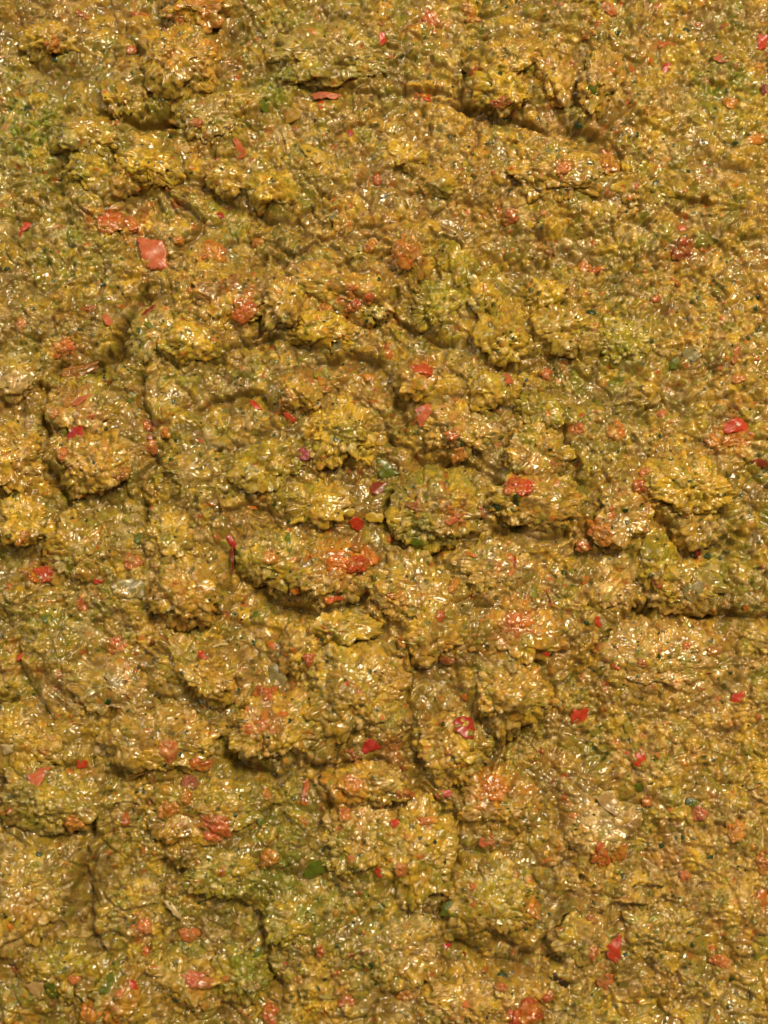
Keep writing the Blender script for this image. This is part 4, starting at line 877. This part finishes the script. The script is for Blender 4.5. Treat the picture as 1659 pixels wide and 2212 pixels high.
 (11,1620,690,80,100,0,'coral','coral smear at the right edge, lower part'),
 (11,1160,770,40,50,0,'coral','tiny coral bead at the lower right'),
 (11,490,410,50,40,0,'orange','tiny orange bead left of the tan skin pieces'),
 (11,935,320,70,60,0,'coral','peach crumb between the tan skin pieces and the green bit'),
 (11,1610,110,100,110,0,'yellow','golden lump at the right edge in the lower part'),
 (11,250,970,90,120,0,'orange','orange streaked point below the lime patch'),
 (11,610,1030,60,50,0,'wine','purple red wet bit above the red kite piece'),
]
for t, x, y, w_, h_, rot, col, label in BL:
    if not label: continue
    u, v = T2U(t, x, y); X, Y = U2W(u, v); w_ *= TS; h_ *= TS
    r = (w_ + h_) / 4; th = 3.0 + r * .22
    loc, n = place(float(X), float(Y), r * .8, -th * .35, prng)
    M = local_mat(n, math.radians(rot))
    nm = CATN[col].replace('_piece', '_pulp') if 'piece' in CATN[col] else CATN[col]
    o = put(nm, blob_mesh(nm, w_, h_, th, col, loc, M, prng, .8 if 'mash' in label else .55), label, 'pepper pulp' if col != 'wine' else 'onion pulp', loc=loc * S)

# dark herb flecks, one by one
HERB = [(0,1025,812,34),(0,790,435,22),(0,1405,740,22),(0,1018,1172,20),(0,40,1615,24),(0,570,1500,16),(0,435,1480,18),(0,1330,1010,18),(0,160,650,40),(0,330,360,34),
 (0,545,855,14),(0,890,975,16),(0,1145,540,18),(0,1150,1490,16),(1,1530,440,26),(1,500,790,20),(1,675,1515,20),(1,1590,1140,24),(1,940,340,24),(1,1180,1500,20),(1,1560,40,24),
 (1,890,800,18),(1,415,720,20),(1,720,650,14),(1,955,690,12),(1,120,680,20),(1,1075,975,26),(1,1590,720,20),(1,300,25,18),(1,35,90,18),(2,675,278,26),(2,1165,180,40),(2,340,460,30),
 (2,60,440,30),(2,510,780,44),(2,875,810,30),(2,1090,870,24),(2,1180,1028,22),(2,600,1070,26),(2,120,1140,26),(2,985,1105,50),(2,1460,860,26),(2,1120,765,22),(2,715,1350,20),
 (2,810,1270,20),(2,925,1380,26),(2,355,1525,26),(2,860,500,30),(2,90,40,20),(2,760,200,34),(2,1130,220,24),(3,38,140,20),(3,318,215,26),(3,612,235,22),(3,372,120,12),
 (3,1390,185,18),(3,1490,205,16),(3,635,745,28),(3,630,780,24),(3,770,745,18),(3,680,790,16),(3,638,1092,22),(3,563,1300,20),(3,1055,1168,24),(3,1182,1340,22),(3,90,1500,22),
 (3,1080,600,14),(3,1160,590,18),(3,640,545,24),(3,480,500,30),(3,110,1055,18),(3,945,1265,20),(3,1020,1280,22),(3,175,820,14),(3,1300,1380,16),(4,285,285,20),(4,800,205,26),
 (4,770,445,20),(4,725,455,24),(4,715,515,18),(4,1085,572,20),(4,705,735,20),(4,435,945,16),(4,625,1035,20),(4,660,1055,12),(4,540,1160,28),(4,580,1175,28),(4,175,1135,22),
 (4,985,1495,20),(4,1020,1510,18),(4,1500,1570,34),(4,1615,1510,30),(4,1445,355,22),(4,1415,300,14),(4,1480,360,14),(4,1160,215,16),(4,1595,555,14),(4,1600,655,16),(4,280,570,14),
 (4,205,540,12),(4,45,905,16),(4,250,1560,18),(4,170,1555,20),(4,1275,1160,18),(4,1300,1190,26),(4,590,285,12),(4,1060,1000,12),(5,273,320,18),(5,315,345,16),(5,355,45,26),
 (5,712,125,22),(5,1330,210,24),(5,1597,310,26),(5,1585,380,28),(5,1540,555,30),(5,965,575,22),(5,1270,605,20),(5,1200,700,20),(5,1595,765,18),(5,690,770,20),(5,210,805,22),
 (5,195,835,20),(5,1010,1145,40),(5,350,1225,26),(5,760,1235,22),(5,1190,1410,20),(5,1215,1450,16),(5,655,1565,20),(5,1500,1130,18),(5,1445,600,18),(5,600,400,44),
 (5,85,550,16),(5,130,555,18),(5,40,580,14),(5,55,640,14),(5,125,655,16),(5,265,1195,16),(5,1440,1490,28),(5,1380,1495,24),(5,1030,440,14),(5,1235,310,20),(6,430,160,26),
 (6,520,175,24),(6,655,355,18),(6,1055,270,22),(6,1255,425,30),(6,1150,648,30),(6,1265,655,18),(6,935,650,46),(6,1120,1440,24),(6,1365,1410,22),(6,1605,1475,20),(6,1520,910,26),
 (6,830,1055,24),(6,800,870,16),(6,1080,1575,22),(6,1215,1570,20),(6,1435,1185,16),(6,1375,1105,18),(6,820,905,14),(6,650,1265,34),(6,205,1215,18),(6,670,735,18),(6,215,660,26),
 (6,1410,735,20),(6,1450,770,18),(6,85,20,20),(6,765,1315,22),(6,990,1645,20),(7,490,1020,26),(7,430,1125,14),(7,775,1080,18),(7,695,1280,22),(7,1180,1390,30),(7,875,930,34),
 (7,45,905,30),(7,455,890,20),(7,965,510,16),(7,1160,425,16),(7,270,480,22),(7,305,525,18),(7,1000,755,22),(7,595,1130,18),(7,130,1475,24),(7,265,1375,30),(7,790,1305,22),
 (7,175,70,20),(7,255,180,22),(7,530,185,14),(7,1490,95,40),(7,1520,160,16),(7,870,540,16),(7,1620,70,30),(7,1620,230,22),(7,1030,60,14),(7,430,580,12),(7,560,1515,22),
 (8,145,35,24),(8,30,98,34),(8,125,100,16),(8,655,92,24),(8,800,115,30),(8,815,185,26),(8,725,215,20),(8,710,405,14),(8,245,790,24),(8,570,785,34),(8,990,1000,44),
 (8,880,1110,24),(8,1385,1262,20),(8,1120,1312,24),(8,430,480,28),(8,945,500,20),(8,500,470,16),(8,1300,390,50),(8,1375,400,24),(8,440,630,16),(8,880,920,14),(8,820,1330,18),
 (8,485,1160,20),(8,1435,1090,22),(8,1005,850,18),(8,610,1080,18),(8,970,1610,22),(8,1580,450,30),(8,1500,20,20),(8,1400,20,20),(9,1080,38,20),(9,1215,30,20),(9,800,128,14),
 (9,990,100,30),(9,860,265,30),(9,820,265,24),(9,220,455,20),(9,35,405,14),(9,1195,930,26),(9,805,1060,30),(9,500,760,22),(9,35,1015,22),(9,1125,1205,18),(9,325,1490,28),
 (9,1060,1520,34),(9,230,635,34),(9,15,655,16),(9,965,1390,20),(9,615,1160,24),(9,865,535,18),(9,1410,410,24),(9,400,895,14),(10,500,600,34),(10,710,570,20),(10,590,445,14),
 (10,1195,690,26),(10,1140,570,24),(10,290,310,20),(10,480,1390,22),(10,435,1445,26),(10,290,1175,24),(10,545,1190,24),(10,1530,1362,34),(10,1450,1620,22),(10,745,1310,44),(10,780,1420,22),
 (10,320,1305,20),(10,640,340,16),(10,650,1050,20),(10,370,990,16),(10,1290,240,16),(10,1065,130,18),(10,800,990,14),(10,470,1310,16),(10,600,870,14),(10,740,890,14),
 (11,1190,320,44),(11,1120,415,22),(11,950,215,36),(11,1150,540,26),(11,1210,545,22),(11,1020,590,34),(11,1310,660,34),(11,855,830,24),(11,1020,835,20),(11,350,1000,24),
 (11,210,1090,26),(11,805,1240,24),(11,75,1365,26),(11,45,1360,26),(11,270,1410,20),(11,1185,1110,20),(11,1415,1560,26),(11,1440,1390,26),(11,300,535,26),(11,1615,275,34),
 (11,760,1420,18),(11,125,1475,16),(11,1230,215,16),(11,1195,1195,40),(11,125,1350,14),(11,475,470,18),(11,1075,170,18),(11,670,190,30),(11,1500,60,18),(11,1210,890,14)]
def head(lb):
    w_ = lb.split(',')[0].split()
    for stop in ('above', 'below', 'beside', 'near', 'left', 'right', 'at', 'on', 'just', 'in', 'between', 'under', 'with', 'by', 'cut', 'touching', 'over', 'across', 'of', 'behind', 'to', 'that', 'flecked', 'joined'):
        if stop in w_[2:]: w_ = w_[:w_.index(stop, 2)]
    return ' '.join(w_)
MARKS = []
for t_, c_, p_, l_, h_ in FL:
    a_ = np.array([T2U(t_, *q) for q in p_]).mean(0); MARKS.append((a_[0], a_[1], head(l_)))
for c_ in CL: MARKS.append((c_[0], c_[1], head(c_[8])))
cnt = {}
for m_ in MARKS: cnt[m_[2]] = cnt.get(m_[2], 0) + 1
MARKS = [m_ for m_ in MARKS if cnt[m_[2]] == 1 and 3 <= len(m_[2].split()) <= 8]
LUSED = set()
def where(u, v, first):
    for a_, b_, hd in sorted(MARKS, key=lambda q: (q[0] - u) ** 2 + (q[1] - v) ** 2)[:3]:
        dx, dy = u - a_, v - b_
        dr = ('right of' if dx > 0 else 'left of') if abs(dx) > abs(dy) else ('below' if dy > 0 else 'above')
        lb = '%s %s the %s' % (first, dr, hd)
        if math.hypot(dx, dy) < 130 and lb not in LUSED and len(lb.split()) <= 16:
            LUSED.add(lb); return lb
    return None
tm = []
for k in range(8):
    n = prng.choice((4, 5, 6)); pts = []
    for i in range(n):
        a = 6.283 * i / n + prng.uniform(-.25, .25); r = prng.uniform(.32, .58); pts.append((math.cos(a) * r * 1.15, math.sin(a) * r * .85))
    me = flake_mesh('herb_fleck', [(a * 100, b * 100) for a, b in pts], 22, piece_mat('dkgreen'), prng, sub=1, dome=.1); tm.append(me)
def add_small(nm, cat, meshes, x, y, size, label, group, lift=.6, ang=None):
    loc, n = place(x, y, max(4, size * .7), lift, prng, .25)
    o = put(nm, prng.choice(meshes), label, cat, group, loc=loc * S)
    M = local_mat(n, prng.uniform(0, 6.28) if ang is None else ang).to_4x4(); o.rotation_mode = 'QUATERNION'; o.rotation_quaternion = M.to_quaternion()
    s = size / 100; o.scale = (s, s, s)
for t, x, y, s in HERB[:298]:
    X, Y = U2W(*T2U(t, x, y))
    lb = where(*T2U(t, x, y), 'dark green herb fleck') if s >= 22 else None
    add_small('herb_fleck', 'herb fleck', tm, float(X), float(Y), s * TS * 1.25, lb or 'tiny dark green herb fleck stuck to the wet relish', 'dark green herb flecks scattered over the relish')
# crumbs too small to pick out singly: dark herb dust lying all over the relish
DV = []; DF = []
for i in range(1500):
    u = prng.uniform(-20, 1680); v = prng.uniform(-20, 2230); X, Y = U2W(u, v); r = prng.choice((1.3, 1.7, 2.0, 2.6, 3.4)); z, n = surf(float(X), float(Y), 5)
    a0 = prng.uniform(0, 6.28); k0 = len(DV); n_ = prng.choice((4, 5))
    q = Vector((0, 0, 1)).rotation_difference((n + Vector((prng.uniform(-.3, .3), prng.uniform(-.3, .3), 0))).normalized()); c0 = Vector((float(X), float(Y), z + .4))
    for zz in (-.9, .5):
        for j in range(n_): DV.append((c0 + q @ Vector((math.cos(a0 + j * 6.283 / n_) * r * prng.uniform(.8, 1.4), math.sin(a0 + j * 6.283 / n_) * r * .7, zz)))[:])
    for j in range(n_):
        j2 = (j + 1) % n_; DF += [(k0 + j, k0 + j2, k0 + n_ + j2), (k0 + j, k0 + n_ + j2, k0 + n_ + j)]
    for j in range(1, n_ - 1): DF.append((k0 + n_, k0 + n_ + j, k0 + n_ + j + 1))
put('herb_dust', mesh_from('herb_dust', np.array(DV) * S, DF, piece_mat('dkgreen'), smooth=False), 'dark green herb dust sprinkled through the whole relish', 'herbs', kind='stuff')
# round clear bubbles
BUB = [(1,258,528,22),(6,1210,545,0),(8,1210,540,42),(9,500,1030,55),(9,755,1280,40),(9,900,1185,45),(8,660,525,36),(7,100,1530,44),(7,780,868,22),(7,712,692,20),(6,770,785,34),(6,1315,835,32),
       (6,1590,1525,36),(10,1320,915,40),(9,810,345,28),(9,400,712,26),(3,905,665,26),(4,1455,1430,22),(2,1205,190,0),(0,1215,440,24)]
D, F = ico(4); bm_ = mesh_from('bubble', D * np.array([50, 50, 38]) * S, F, clear_mat())
for t, x, y, s in BUB:
    if not s: continue
    X, Y = U2W(*T2U(t, x, y)); add_small('bubble', 'bubble', [bm_], float(X), float(Y), s * TS, where(*T2U(t, x, y), 'small clear juice bubble') or 'small round clear bubble of juice sitting among the crumbs', 'clear juice bubbles on the relish', lift=0)
